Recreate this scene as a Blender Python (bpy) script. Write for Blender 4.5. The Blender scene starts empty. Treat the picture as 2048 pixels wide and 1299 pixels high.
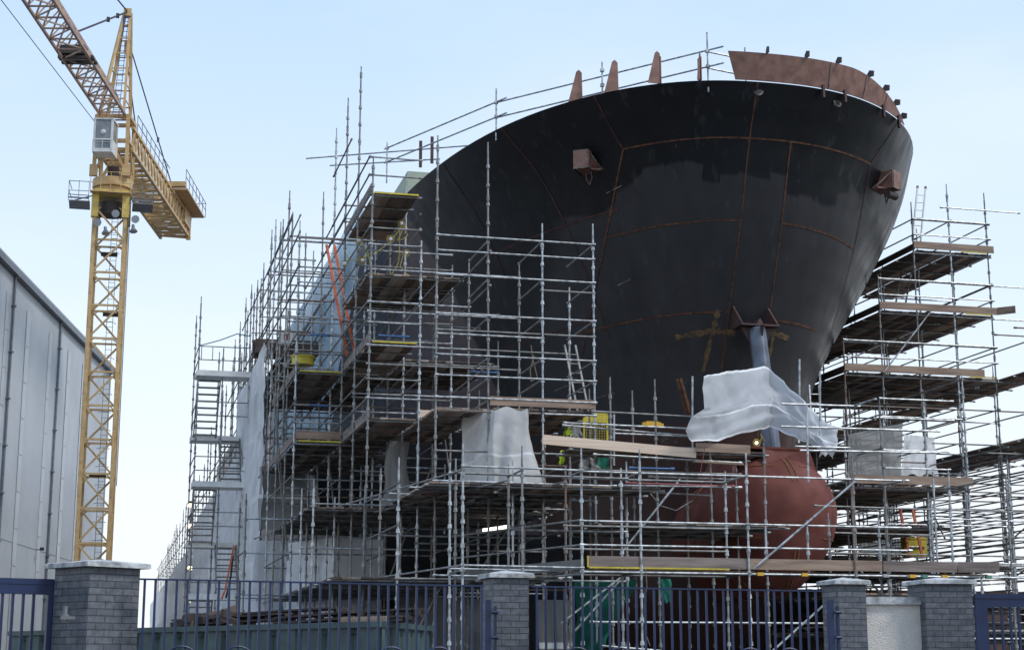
import bpy, math, random
import numpy as np
from mathutils import Vector, Matrix
random.seed(7); np.random.seed(7)
R = math.radians
S = bpy.context.scene
COL = S.collection
# ---------------------------------------------------------------- camera
F, HZ, YAW = 3235.0, 675.0, R(14.05)
PT = math.atan(HZ / F); CAMZ = 1.6
cam = bpy.data.objects.new('camera', bpy.data.cameras.new('camera')); COL.objects.link(cam)
cam.data.sensor_width = 36.0; cam.data.lens = 36.0 * F / 2048.0
cam.data.clip_start = 0.1; cam.data.clip_end = 5000
cam.location = (0, 0, CAMZ); cam.rotation_euler = (R(90) + PT, 0, -YAW)
S.camera = cam
# ---------------------------------------------------------------- world, sun, exposure
W = bpy.data.worlds.new('World'); S.world = W; W.use_nodes = True
nt = W.node_tree; nt.nodes.clear()
SUN_EL, SUN_AZ = R(48), R(125)          # azimuth clockwise from +Y
sky = nt.nodes.new('ShaderNodeTexSky'); sky.sky_type = 'NISHITA'; sky.sun_disc = False
sky.sun_elevation = SUN_EL; sky.sun_rotation = SUN_AZ
bgs = nt.nodes.new('ShaderNodeBackground'); bgs.inputs['Strength'].default_value = 0.06
nt.links.new(sky.outputs[0], bgs.inputs[0])
tc = nt.nodes.new('ShaderNodeTexCoord'); sp = nt.nodes.new('ShaderNodeSeparateXYZ')
nt.links.new(tc.outputs['Generated'], sp.inputs[0])
cr = nt.nodes.new('ShaderNodeValToRGB')
el = cr.color_ramp.elements
el[0].position = 0.0; el[0].color = (.80, .84, .88, 1)
el[1].position = 0.62; el[1].color = (.36, .52, .78, 1)
for p_, c_ in ((.10, (.79, .84, .89, 1)), (.20, (.68, .79, .92, 1)), (.40, (.47, .64, .90, 1))):
    e_ = el.new(p_); e_.color = c_
mpn = nt.nodes.new('ShaderNodeMapping'); mpn.inputs['Scale'].default_value = (1.2, 1.2, 4.0)
nz = nt.nodes.new('ShaderNodeTexNoise'); nz.inputs['Scale'].default_value = 2.2; nz.inputs['Detail'].default_value = 6
nt.links.new(tc.outputs['Generated'], mpn.inputs[0]); nt.links.new(mpn.outputs[0], nz.inputs['Vector'])
mr = nt.nodes.new('ShaderNodeMapRange'); mr.inputs[1].default_value = .42; mr.inputs[2].default_value = .75
mr.inputs[3].default_value = 0; mr.inputs[4].default_value = .35
nt.links.new(nz.outputs['Fac'], mr.inputs[0]); nt.links.new(sp.outputs['Z'], cr.inputs[0])
mxc = nt.nodes.new('ShaderNodeMix'); mxc.data_type = 'RGBA'; mxc.inputs[7].default_value = (.86, .90, .95, 1)
nt.links.new(mr.outputs[0], mxc.inputs[0]); nt.links.new(cr.outputs[0], mxc.inputs[6])
bgc = nt.nodes.new('ShaderNodeBackground'); bgc.inputs['Strength'].default_value = 1.08
nt.links.new(mxc.outputs[2], bgc.inputs[0])
ad = nt.nodes.new('ShaderNodeMixShader'); ad.inputs[0].default_value = .88
nt.links.new(bgs.outputs[0], ad.inputs[1]); nt.links.new(bgc.outputs[0], ad.inputs[2])
wo = nt.nodes.new('ShaderNodeOutputWorld'); nt.links.new(ad.outputs[0], wo.inputs[0])
sl = bpy.data.lights.new('sun', 'SUN'); sl.energy = 1.6; sl.angle = R(12); sl.color = (1, .97, .92)
so = bpy.data.objects.new('sun', sl); COL.objects.link(so)
sd = Vector((math.sin(SUN_AZ) * math.cos(SUN_EL), math.cos(SUN_AZ) * math.cos(SUN_EL), math.sin(SUN_EL)))
so.rotation_euler = sd.to_track_quat('Z', 'Y').to_euler(); so.location = (30, -20, 60)
S.view_settings.view_transform = 'Standard'; S.view_settings.look = 'None'
S.view_settings.exposure = 0.30; S.view_settings.gamma = 1; S.view_settings.use_curve_mapping = False
S.render.engine = 'CYCLES'
# ---------------------------------------------------------------- surveying helpers
fwd = np.array([math.sin(YAW) * math.cos(PT), math.cos(YAW) * math.cos(PT), math.sin(PT)])
rgt = np.array([math.cos(YAW), -math.sin(YAW), 0.0]); upv = np.cross(rgt, fwd); C0 = np.array([0, 0, CAMZ])
def ray(px, py): return fwd * F + rgt * (px - 1024.0) - upv * (py - 649.5)
def aty(px, py, Y): r = ray(px, py); return Vector(C0 + r * (Y / r[1]))
def atx(px, py, X): r = ray(px, py); return Vector(C0 + r * (X / r[0]))
def atz(px, py, z): r = ray(px, py); return Vector(C0 + r * ((z - CAMZ) / r[2]))
# ---------------------------------------------------------------- materials
def mat(name, col, rough=.6, metal=0., var=.25, scale=3., col2=None, bump=0., bscale=30., coord='Object', spec=.5, thr=(.35, .65), stretch=(1, 1, 1)):
    m = bpy.data.materials.new(name); m.use_nodes = True; t = m.node_tree
    b = t.nodes['Principled BSDF']; b.inputs['Roughness'].default_value = rough; b.inputs['Metallic'].default_value = metal
    b.inputs['Specular IOR Level'].default_value = spec
    tcn = t.nodes.new('ShaderNodeTexCoord'); mp = t.nodes.new('ShaderNodeMapping'); mp.inputs['Scale'].default_value = stretch
    t.links.new(tcn.outputs[coord], mp.inputs[0])
    n = t.nodes.new('ShaderNodeTexNoise'); n.inputs['Scale'].default_value = scale; n.inputs['Detail'].default_value = 5
    t.links.new(mp.outputs[0], n.inputs['Vector'])
    r_ = t.nodes.new('ShaderNodeValToRGB'); e = r_.color_ramp.elements
    c2 = col2 if col2 else tuple(c * (1 - var) for c in col)
    c1 = col if col2 else tuple(min(1, c * (1 + var * .6)) for c in col)
    e[0].position, e[1].position = thr; e[0].color = (*c2, 1); e[1].color = (*c1, 1)
    t.links.new(n.outputs['Fac'], r_.inputs[0]); t.links.new(r_.outputs[0], b.inputs['Base Color'])
    if bump:
        n2 = t.nodes.new('ShaderNodeTexNoise'); n2.inputs['Scale'].default_value = bscale; n2.inputs['Detail'].default_value = 3
        t.links.new(mp.outputs[0], n2.inputs['Vector'])
        bp = t.nodes.new('ShaderNodeBump'); bp.inputs['Strength'].default_value = bump; bp.inputs['Distance'].default_value = .02
        t.links.new(n2.outputs['Fac'], bp.inputs['Height']); t.links.new(bp.outputs[0], b.inputs['Normal'])
    return m
M = {}
M['steel'] = mat('galvanised_steel', (.54, .56, .57), .42, .5, .35, 7, col2=(.25, .265, .27), thr=(.38, .58))
M['steel_old'] = mat('weathered_steel', (.33, .335, .33), .55, .4, .4, 5, col2=(.17, .165, .155))
M['steel_dark'] = mat('dark_steel', (.17, .175, .18), .6, .35, .4, 5)
M['steel_blue'] = mat('blue_painted_steel', (.05, .14, .33), .5, .1)
M['steel_red'] = mat('red_painted_steel', (.28, .07, .08), .5, .1)
M['steel_green'] = mat('green_painted_steel', (.10, .25, .19), .5, .1)
M['board_a'] = mat('scaffold_board_brown', (.33, .245, .185), .85, 0, .4, 3, bump=.4, stretch=(1, .2, 1))
M['board_b'] = mat('scaffold_board_dark', (.12, .092, .075), .85, 0, .4, 3, bump=.4, stretch=(1, .2, 1))
M['board_c'] = mat('scaffold_board_grey', (.36, .32, .285), .85, 0, .35, 3, bump=.4, stretch=(1, .2, 1))
M['toe'] = mat('toe_board_wood', (.40, .29, .215), .8, 0, .35, 2.5, col2=(.24, .165, .125), bump=.4, stretch=(.4, 1, 4))
M['toe_dark'] = mat('toe_board_weathered', (.30, .245, .215), .85, 0, .35, 2.5, col2=(.16, .125, .11), bump=.4, stretch=(.4, 1, 4))
M['pine'] = mat('fresh_pine', (.82, .66, .52), .7, 0, .2, 1.6, col2=(.68, .51, .38), bump=.2, stretch=(.35, 1, 9))
M['yellow'] = mat('yellow_paint', (.62, .50, .05), .5, 0, .2)
M['amber'] = mat('amber_plastic', (.75, .42, .03), .4, 0, .1)
M['orange'] = mat('orange_paint', (.60, .13, .045), .5, 0, .3, 4)
M['blue'] = mat('gate_blue_paint', (.011, .026, .088), .45, 0, .25, 3, spec=.5)
M['crane'] = mat('crane_yellow_paint', (.58, .40, .19), .5, 0, .3, 2.2, col2=(.46, .29, .12), thr=(.3, .6))
M['crane_y'] = mat('crane_bright_yellow', (.66, .47, .12), .5, 0, .25, 2.2)
M['crane_dark'] = mat('crane_grime', (.055, .045, .04), .7, 0, .3)
M['cable'] = mat('steel_cable', (.09, .10, .13), .5, .4, .2)
M['cab'] = mat('cab_white_paint', (.72, .72, .70), .4, 0, .08)
M['glass'] = mat('cab_glass', (.26, .29, .31), .08, 0, .4, .8)
M['red'] = mat('red_oxide_paint', (.195, .064, .050), .7, 0, .3, 1.8, col2=(.13, .04, .03), bump=.25, bscale=3, spec=.25)
M['brown'] = mat('brown_primer', (.075, .038, .034), .6, 0, .35, 1.2, bump=.1, bscale=6)
M['brown_l'] = mat('primer_plate', (.30, .165, .125), .6, 0, .3, 3.5, col2=(.185, .095, .072), bump=.1, bscale=5)
M['rust'] = mat('rusty_weld', (.15, .058, .026), .8, 0, .6, 7, col2=(.045, .02, .014), bump=.6)
M['rustline'] = mat('faint_rusty_weld', (.10, .032, .022), .75, 0, .5, 2.5, col2=(.028, .012, .012), bump=.5)
M['rust_y'] = mat('yellow_rust_stain', (.17, .105, .042), .8, 0, .8, 5, col2=(.05, .035, .025), bump=.6)
M['pale'] = mat('scorched_paint', (.30, .27, .24), .7, 0, .6, 5, col2=(.05, .045, .045))
M['pipe'] = mat('blued_steel_pipe', (.16, .18, .225), .35, .4, .3, 2, col2=(.09, .10, .12))
M['blockgrey'] = mat('deckhouse_grey', (.28, .31, .35), .6, 0, .1)
M['blockgreen'] = mat('deckhouse_pale_green', (.38, .44, .34), .6, 0, .1)
M['clad'] = mat('warehouse_cladding', (.47, .50, .53), .45, .1, .08, .25)
M['clad_t'] = mat('translucent_cladding', (.38, .405, .435), .35, .0, .12, .6)
M['gutter'] = mat('gutter_grey', (.17, .19, .215), .5, .2, .2)
M['roofedge'] = mat('roof_flashing', (.50, .53, .56), .45, .2, .1)
M['concrete'] = mat('cast_concrete', (.50, .51, .51), .85, 0, .5, 7, bump=.4, bscale=60)
M['render'] = mat('roughcast_render', (.76, .71, .645), .95, 0, .08, 3, bump=1.0, bscale=55)
M['skip'] = mat('container_green', (.045, .085, .085), .55, 0, .35, 2.2, bump=.2)
M['timber'] = mat('old_timber', (.06, .045, .038), .85, 0, .5, 4, bump=.5)
M['rope'] = mat('rope', (.20, .17, .12), .9, 0, .2)
M['rope_b'] = mat('blue_rope', (.04, .22, .35), .8, 0, .2)
M['cable_y'] = mat('yellow_cable', (.45, .36, .06), .6, 0, .2)
M['hivis'] = mat('hi_vis_fabric', (.55, .75, .04), .7, 0, .15)
M['green_net'] = mat('green_netting', (.012, .17, .115), .85, 0, .35, 2.2)
M['ground'] = mat('yard_ground', (.095, .09, .085), .9, 0, .3, .4, bump=.4, bscale=5)
M['landing'] = mat('alloy_landing', (.80, .79, .76), .6, 0, .12)
M['brownsteel'] = mat('brown_block_paint', (.12, .065, .055), .6, 0, .35, 1.0)
M['black'] = mat('black_rubber', (.015, .015, .016), .8, 0, .2)
M['grey_plate'] = mat('grey_plate', (.16, .155, .15), .7, 0, .3, 2)
def emis(name, c, s):
    m = mat(name, c, .5, 0, .05); b = m.node_tree.nodes['Principled BSDF']
    b.inputs['Emission Color'].default_value = (*c, 1); b.inputs['Emission Strength'].default_value = s; return m
M['lamp'] = emis('lit_lamp', (1, .95, .85), 2.2); M['lampw'] = emis('lit_festoon_lamp', (1, .85, .55), 1.6)
def sheetmat(name, c, tr=.35, var=.18, scale=1.2):
    m = mat(name, c, .5, 0, var, scale, bump=.55, bscale=7, stretch=(1, 1, .6)); t = m.node_tree
    b = t.nodes['Principled BSDF']; o = t.nodes['Material Output']
    tl = t.nodes.new('ShaderNodeBsdfTranslucent'); tl.inputs[0].default_value = (*c, 1)
    mx = t.nodes.new('ShaderNodeMixShader'); mx.inputs[0].default_value = tr
    tp = t.nodes.new('ShaderNodeBsdfTransparent'); tp.inputs[0].default_value = (1, 1, 1, 1)
    m2 = t.nodes.new('ShaderNodeMixShader'); m2.inputs[0].default_value = .07
    t.links.new(b.outputs[0], mx.inputs[1]); t.links.new(tl.outputs[0], mx.inputs[2])
    t.links.new(mx.outputs[0], m2.inputs[1]); t.links.new(tp.outputs[0], m2.inputs[2]); t.links.new(m2.outputs[0], o.inputs[0]); return m
M['sheet'] = sheetmat('white_sheeting', (.86, .88, .91), .18); M['sheet_w'] = sheetmat('bright_white_sheeting', (.78, .78, .77), .3)
M['sheet_g'] = sheetmat('grubby_grey_sheeting', (.33, .33, .32), .3); M['sheet_b'] = sheetmat('blue_sheeting', (.50, .70, .86), .4, .35, .9)
M['sheet_d'] = sheetmat('dusty_dark_sheeting', (.19, .20, .205), .2, .4)
M['tarp'] = sheetmat('tarpaulin_sheeting', (.60, .62, .645), .35, .12, 1.0)
M['shade'] = mat('added_shade_black', (.018, .017, .018), .9, 0, .4)  # near-black, for sheets added only to deepen the shade
M['band'] = mat('sheeting_reinforced_band', (.72, .73, .74), .6, 0, .1)
# brick, with uv in metres
mb = bpy.data.materials.new('grey_engineering_brick'); mb.use_nodes = True; t = mb.node_tree; b = t.nodes['Principled BSDF']
uvn = t.nodes.new('ShaderNodeUVMap'); br = t.nodes.new('ShaderNodeTexBrick')
br.inputs['Color1'].default_value = (.085, .098, .118, 1); br.inputs['Color2'].default_value = (.15, .16, .178, 1)
br.inputs['Mortar'].default_value = (.045, .048, .055, 1); br.inputs['Scale'].default_value = 1
br.inputs['Mortar Size'].default_value = .006; br.inputs['Mortar Smooth'].default_value = .3; br.inputs['Bias'].default_value = -.1
br.inputs['Brick Width'].default_value = .225; br.inputs['Row Height'].default_value = .075
t.links.new(uvn.outputs[0], br.inputs['Vector'])
nn = t.nodes.new('ShaderNodeTexNoise'); nn.inputs['Scale'].default_value = 9; nn.inputs['Detail'].default_value = 8; t.links.new(uvn.outputs[0], nn.inputs['Vector'])
rr = t.nodes.new('ShaderNodeValToRGB'); rr.color_ramp.elements[0].position = .3; rr.color_ramp.elements[0].color = (.55, .56, .58, 1); rr.color_ramp.elements[1].position = .75; rr.color_ramp.elements[1].color = (1.6, 1.55, 1.5, 1)
t.links.new(nn.outputs['Fac'], rr.inputs[0])
mm = t.nodes.new('ShaderNodeMix'); mm.data_type = 'RGBA'; mm.blend_type = 'MULTIPLY'; mm.inputs[0].default_value = 1; nn.inputs['Roughness'].default_value = .7
t.links.new(br.outputs['Color'], mm.inputs[6]); t.links.new(rr.outputs[0], mm.inputs[7]); t.links.new(mm.outputs[2], b.inputs['Base Color'])
bp = t.nodes.new('ShaderNodeBump'); bp.inputs['Strength'].default_value = .7; bp.inputs['Distance'].default_value = .01; bp.invert = True
t.links.new(br.outputs['Fac'], bp.inputs['Height']); t.links.new(bp.outputs[0], b.inputs['Normal']); b.inputs['Roughness'].default_value = .55
M['brick'] = mb
# hull paint: by height and length on the real hull
mh = bpy.data.materials.new('hull_paint'); mh.use_nodes = True; t = mh.node_tree; b = t.nodes['Principled BSDF']
tcn = t.nodes.new('ShaderNodeTexCoord'); sx = t.nodes.new('ShaderNodeSeparateXYZ'); t.links.new(tcn.outputs['Object'], sx.inputs[0])
def math_(op, a, b_=None, c=None):
    n = t.nodes.new('ShaderNodeMath'); n.operation = op
    for i, v in enumerate((a, b_, c)):
        if v is None: continue
        if isinstance(v, (int, float)): n.inputs[i].default_value = v
        else: t.links.new(v, n.inputs[i])
    return n.outputs[0]
def noise(scale, detail=4, stretch=(1, 1, 1)):
    mp = t.nodes.new('ShaderNodeMapping'); mp.inputs['Scale'].default_value = stretch; t.links.new(tcn.outputs['Object'], mp.inputs[0])
    n = t.nodes.new('ShaderNodeTexNoise'); n.inputs['Scale'].default_value = scale; n.inputs['Detail'].default_value = detail; t.links.new(mp.outputs[0], n.inputs['Vector']); return n.outputs['Fac']
def step(v, lo, hi):
    n = t.nodes.new('ShaderNodeMapRange'); n.inputs[1].default_value = lo; n.inputs[2].default_value = hi; t.links.new(v, n.inputs[0]); return n.outputs[0]
def mixc(f, a, b_):
    n = t.nodes.new('ShaderNodeMix'); n.data_type = 'RGBA'
    t.links.new(f, n.inputs[0])
    for i, v in ((6, a), (7, b_)):
        if isinstance(v, tuple): n.inputs[i].default_value = (*v, 1)
        else: t.links.new(v, n.inputs[i])
    return n.outputs[2]
# blocky roller edge: columns of 0.45 m with a random end height
cell = t.nodes.new('ShaderNodeTexWhiteNoise'); cell.noise_dimensions = '1D'
t.links.new(math_('FLOOR', math_('MULTIPLY', sx.outputs['X'], 2.1)), cell.inputs['W'])
edge = math_('ADD', math_('MULTIPLY', cell.outputs['Value'], .75), math_('MULTIPLY', noise(.35, 2), 1.6))
up_ = step(math_('SUBTRACT', sx.outputs['Z'], math_('ADD', edge, 13.75)), 0, .10)
right = step(sx.outputs['X'], 12.6, 13.0)
lowgrey = mixc(noise(1.6, 6, (1, 1, .35)), (.023, .023, .025), (.050, .050, .053))
topblk = mixc(noise(.9, 5, (1, 1, .4)), (.005, .006, .008), (.012, .0135, .016))
c1 = mixc(up_, lowgrey, topblk)
c1 = mixc(right, topblk, c1)
wl = math_('ADD', 8.35, math_('MULTIPLY', math_('SUBTRACT', noise(2.5, 5), .5), .5))
c2 = mixc(step(math_('SUBTRACT', sx.outputs['Z'], wl), -.05, .05), mixc(noise(1.1, 6), (.048, .025, .021), (.088, .045, .037)), c1)
yy = math_('ADD', sx.outputs['Y'], math_('MULTIPLY', noise(.5, 4), 1.2))
side = step(math_('SUBTRACT', yy, math_('MULTIPLY', sx.outputs['Z'], .28)), 49.25, 49.4)
c3 = mixc(side, c2, mixc(noise(.8, 6), (.085, .058, .060), (.135, .095, .095)))
c4 = mixc(math_('MULTIPLY', step(noise(7, 8, (1, 1, .25)), .66, .80), .5), c3, (.085, .085, .085))
c4 = mixc(math_('MULTIPLY', step(noise(3.5, 6, (1, 1, .06)), .60, .74), .35), c4, (.075, .077, .08))
c4 = mixc(math_('MULTIPLY', step(noise(2.3, 8, (1, 1, .12)), .68, .74), .5), c4, (.055, .028, .018))
t.links.new(c4, b.inputs['Base Color'])
rg = step(noise(2.2, 6, (1, 1, .3)), .2, .8); t.links.new(math_('MULTIPLY_ADD', rg, .22, .27), b.inputs['Roughness'])
bp = t.nodes.new('ShaderNodeBump'); bp.inputs['Strength'].default_value = .22; bp.inputs['Distance'].default_value = .05
hg = math_('MULTIPLY', math_('SINE', math_('MULTIPLY', sx.outputs['Z'], 9.5)), .10); vg = math_('MULTIPLY', math_('SINE', math_('MULTIPLY', sx.outputs['X'], 10.5)), .07)
t.links.new(math_('ADD', math_('ADD', noise(1.0, 3), hg), vg), bp.inputs['Height']); t.links.new(bp.outputs[0], b.inputs['Normal']); b.inputs['Specular IOR Level'].default_value = .34
M['hull'] = mh
# ---------------------------------------------------------------- mesh builder
class MB:
    def __init__(s): s.v = []; s.f = []; s.m = []; s.uv = None
    def quad(s, pts, m=0):
        n = len(s.v); s.v += [tuple(p) for p in pts]; s.f.append(tuple(range(n, n + len(pts)))); s.m.append(m)
    def box(s, c, sz, rz=0., m=0, ax=None):
        c = Vector(c); hx, hy, hz_ = sz[0] / 2, sz[1] / 2, sz[2] / 2
        if ax: X, Y, Z = [Vector(a) for a in ax]
        else: X, Y, Z = Vector((math.cos(rz), math.sin(rz), 0)), Vector((-math.sin(rz), math.cos(rz), 0)), Vector((0, 0, 1))
        n = len(s.v)
        for a in (-1, 1):
            for b_ in (-1, 1):
                for d in (-1, 1): s.v.append(tuple(c + X * hx * a + Y * hy * b_ + Z * hz_ * d))
        for q in ((0, 1, 3, 2), (4, 6, 7, 5), (0, 4, 5, 1), (2, 3, 7, 6), (0, 2, 6, 4), (1, 5, 7, 3)):
            s.f.append(tuple(n + i for i in q)); s.m.append(m)
        return s
    def beam(s, p, q, w, h=None, m=0, up=(0, 0, 1)):
        p, q = Vector(p), Vector(q); d = q - p; L = d.length
        if L < 1e-6: return s
        X = d / L; U = Vector(up)
        if abs(X.dot(U)) > .98: U = Vector((0, 1, 0))
        Y = U.cross(X).normalized(); Z = X.cross(Y)
        return s.box((p + q) / 2, (L, w, h or w), ax=(X, Y, Z), m=m)
    def tube(s, p, q, r=.024, n=8, r2=None, m=0, cap=True):
        p, q = Vector(p), Vector(q); d = q - p
        if d.length < 1e-6: return s
        X = d.normalized(); U = Vector((0, 0, 1)) if abs(X.z) < .9 else Vector((1, 0, 0))
        Y = U.cross(X).normalized(); Z = X.cross(Y); r2 = r if r2 is None else r2; b0 = len(s.v)
        for k in range(n):
            a = 2 * math.pi * k / n; o = Y * math.cos(a) + Z * math.sin(a)
            s.v.append(tuple(p + o * r)); s.v.append(tuple(q + o * r2))
        for k in range(n):
            a, c = b0 + 2 * k, b0 + 2 * ((k + 1) % n); s.f.append((a, c, c + 1, a + 1)); s.m.append(m)
        if cap:
            s.f.append(tuple(b0 + 2 * k for k in range(n))[::-1]); s.m.append(m)
            s.f.append(tuple(b0 + 2 * k + 1 for k in range(n))); s.m.append(m)
        return s
    def path(s, pts, r=.01, n=5, m=0):
        for a, b_ in zip(pts[:-1], pts[1:]): s.tube(a, b_, r, n, m=m, cap=False)
        return s
    def ext(s, poly, d, m=0):      # extruded flat polygon
        d = Vector(d); n = len(poly); b0 = len(s.v)
        s.v += [tuple(Vector(p)) for p in poly] + [tuple(Vector(p) + d) for p in poly]
        s.f.append(tuple(range(b0, b0 + n))[::-1]); s.f.append(tuple(range(b0 + n, b0 + 2 * n))); s.m += [m, m]
        for k in range(n):
            k2 = (k + 1) % n; s.f.append((b0 + k, b0 + k2, b0 + n + k2, b0 + n + k)); s.m.append(m)
        return s
    def build(s, name, mats, parent=None, smooth=False, label=None):
        me = bpy.data.meshes.new(name); off = Vector(parent['_o']) if parent is not None and '_o' in parent.keys() else Vector((0, 0, 0))
        me.from_pydata([tuple(Vector(v) - off) for v in s.v], [], s.f)
        if not isinstance(mats, (list, tuple)): mats = [mats]
        for x in mats: me.materials.append(M[x] if isinstance(x, str) else x)
        me.polygons.foreach_set('material_index', s.m)
        if smooth: me.polygons.foreach_set('use_smooth', [True] * len(me.polygons))
        if s.uv:
            ul = me.uv_layers.new(name='UVMap')
            for i, q in enumerate(s.uv): ul.data[i].uv = q
        me.update(); o = bpy.data.objects.new(name, me); COL.objects.link(o)
        if parent is not None: o.parent = parent; o['_o'] = tuple(off)
        if label: o['label'] = label
        return o
def thing(name, label, cat, loc=(0, 0, 0), group=None):
    o = bpy.data.objects.new(name, None); o.location = loc; COL.objects.link(o); o['_o'] = tuple(loc)
    o['label'] = label; o['category'] = cat
    if group: o['group'] = group
    return o
def tag(o, label, cat, group=None):
    o['label'] = label; o['category'] = cat
    if group: o['group'] = group
    return o
def struct(o): o['kind'] = 'structure'; return o
# ================================================================= GROUND
g = MB(); g.quad([(-1500, -300, 0), (1500, -300, 0), (1500, 2500, 0), (-1500, 2500, 0)]); struct(g.build('ground', 'ground'))
g = MB(); g.quad([(3, 36, .004), (32, 36, .004), (32, 200, .004), (3, 200, .004)]); struct(g.build('slipway', mat('slipway_concrete', (.07, .068, .065), .9, 0, .3, .8)))
# ================================================================= SHIP
XC = 17.5
ZL = [0.8, 3, 5, 7.4, 9.8, 11.2, 13.8, 15.9, 17.3]
TY = [46.5, 44.6, 44.0, 43.35, 42.7, 42.1, 40.95, 40.15, 39.45]
TL = [1.9, 2.1, 1.95, 1.95, 2.1, 2.2, 2.5, 2.95, 3.5]
TR = [1.9, 2.1, 2.0, 1.98, 2.22, 2.42, 2.84, 3.17, 3.40]
TNR = [.4, .4, .4, .4, .41, .42, .46, .485, .455]
TB = [6.2, 8.3, 8.6, 8.7, 8.75, 8.8, 8.8, 8.85, 8.9]
def crom(z, T):
    z = min(max(z, ZL[0]), ZL[-1]); i = 0
    while i < len(ZL) - 2 and z > ZL[i + 1]: i += 1
    h = ZL[i + 1] - ZL[i]; u = (z - ZL[i]) / h
    def sl_(j):
        if j == 0: return (T[1] - T[0]) / (ZL[1] - ZL[0])
        if j == len(ZL) - 1: return (T[-1] - T[-2]) / (ZL[-1] - ZL[-2])
        return (T[j + 1] - T[j - 1]) / (ZL[j + 1] - ZL[j - 1])
    m0, m1 = sl_(i) * h, sl_(i + 1) * h
    return T[i] * (2 * u**3 - 3 * u**2 + 1) + m0 * (u**3 - 2 * u**2 + u) + T[i + 1] * (3 * u**2 - 2 * u**3) + m1 * (u**3 - u**2)
def hw(z, s, side):
    k = crom(z, TL if side < 0 else TR); B = crom(z, TB)
    if s <= 0: return 0.
    d = k * s**(.4 if side < 0 else crom(z, TNR)); return d / (1 + (d / B)**5)**.2
def hY(z, Y, side): return hw(z, Y - crom(z, TY), side)            # half breadth at station Y
def hD(z, d, side):                                                 # station where half breadth is d
    k = crom(z, TL if side < 0 else TR); B = crom(z, TB); a = abs(d)
    raw = a / (1 - min(.98, (a / B))**5)**.2; return crom(z, TY) + (raw / k)**(2.5 if side < 0 else 1 / crom(z, TNR))
def hp(z, d): return Vector((XC + d, hD(z, d, -1 if d < 0 else 1), z))
def hpY(z, Y, side): return Vector((XC + side * hY(z, Y, side), Y, z))
def maxz(X, Y, clr=.3):            # how high a standard can go before it meets the hull
    side = -1 if X < XC else 1; z = 17.4
    while z > 1 and abs(X - XC) < hY(z, Y, side) + clr: z -= .1
    return z if z < 17.3 else 99
zs = np.linspace(.8, 17.3, 67); tt = np.concatenate([np.linspace(0, 1, 56)])
hullb = MB(); nz_, ns = len(zs), 70
LEN = 95.0
def spar(i):            # dense near stem
    t_ = i / (ns - 1); return LEN * (t_ ** 4.2)
rows = []
for z in zs:
    row = []
    for i in range(ns - 1, -1, -1): s_ = spar(i); row.append((XC - hw(z, s_, -1), crom(z, TY) + s_ * (1 - 0.0), z))
    for i in range(1, ns): s_ = spar(i); row.append((XC + hw(z, s_, 1), crom(z, TY) + s_, z))
    rows.append(row)
nc = len(rows[0])
for r0 in rows: hullb.v += r0
for a in range(nz_ - 1):
    for c in range(nc - 1):
        hullb.f.append((a * nc + c, a * nc + c + 1, (a + 1) * nc + c + 1, (a + 1) * nc + c)); hullb.m.append(0)
nb = len(hullb.v)      # keel closing, stern closing and a deck just below the rim
hullb.quad([rows[a][0] for a in (0,)] + [rows[-1][0], rows[-1][-1], rows[0][-1]])
for c in range(nc // 2):
    a_, b_ = rows[0][c], rows[0][nc - 1 - c]; c_, d_ = rows[0][c + 1], rows[0][nc - 2 - c]
    hullb.quad([a_, c_, d_, b_])
    z_ = 16.6; ra = rows[-4]
    hullb.quad([ra[c], ra[nc - 1 - c], ra[nc - 2 - c], ra[c + 1]])
ship = thing('ship', 'huge unfinished black ship bow with flared rim and red bulb inside scaffolding', 'ship', (XC, 45, 0))
hull = hullb.build('hull', 'hull', None, smooth=True); hull.parent = ship; hull.matrix_parent_inverse = Matrix.Translation((-XC, -45, 0)); hull['_o'] = (0, 0, 0)
def ribbon(mbd, pts, w, off=.012, m=0, wob=.0):
    pts = [Vector(p) for p in pts]; L, Rr = [], []
    for i, p in enumerate(pts):
        tn = (pts[min(i + 1, len(pts) - 1)] - pts[max(i - 1, 0)]).normalized()
        side = -1 if p.x < XC else 1; e = .05; d = abs(p.x - XC)
        q1 = Vector((XC + side * max(.001, d - e), hD(p.z, max(.001, d - e), side), p.z)) if d < 7.5 else Vector((p.x, p.y - .05, p.z))
        z2 = p.z - .1; q2 = Vector((p.x, hD(z2, d, side), z2)) if d < 7.5 else Vector((XC + side * hY(z2, p.y, side), p.y, z2))
        n = (q1 - p).cross(q2 - p)
        if n.length < 1e-9: n = Vector((0, -1, 0))
        n.normalize()
        if n.y > 0 and abs(n.y) > .1: n = -n
        if d >= 7.5 and n.x * side < 0: n = -n
        bn = n.cross(tn).normalized(); ww = w * (1 + wob * random.uniform(-1, 1)) / 2
        L.append(p + n * off + bn * ww); Rr.append(p + n * off - bn * ww)
    for i in range(len(pts) - 1): mbd.quad([L[i], L[i + 1], Rr[i + 1], Rr[i]], m)
def lin(a, b_, n): return [a + (b_ - a) * i / (n - 1) for i in range(n)]
def rib(m, pts, w, off=.012, wob=0., name='weld_seam'):
    b_ = MB(); ribbon(b_, pts, w, off, wob=wob); b_.build(name, m, hull)
rib('rust', [hp(15.9 + .0 * d, d) for d in lin(-3.73, 3.73, 50)], .05, wob=.25)              # upper strake
rib('rust', [hp(z, -.62) for z in lin(17.28, 7.6, 60)], .042, wob=.3)
rib('rust', [hp(z, .62) for z in lin(15.9, 7.9, 50)], .042, wob=.3)
rib('rust', [hp(13.75, d) for d in lin(-3.72, -.62, 26)], .042, wob=.3)
rib('rust', [hp(13.75 - .12 * (d - .62) ** 1.3 * .2, d) for d in lin(.62, 3.7, 26)], .048, wob=.3)
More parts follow.
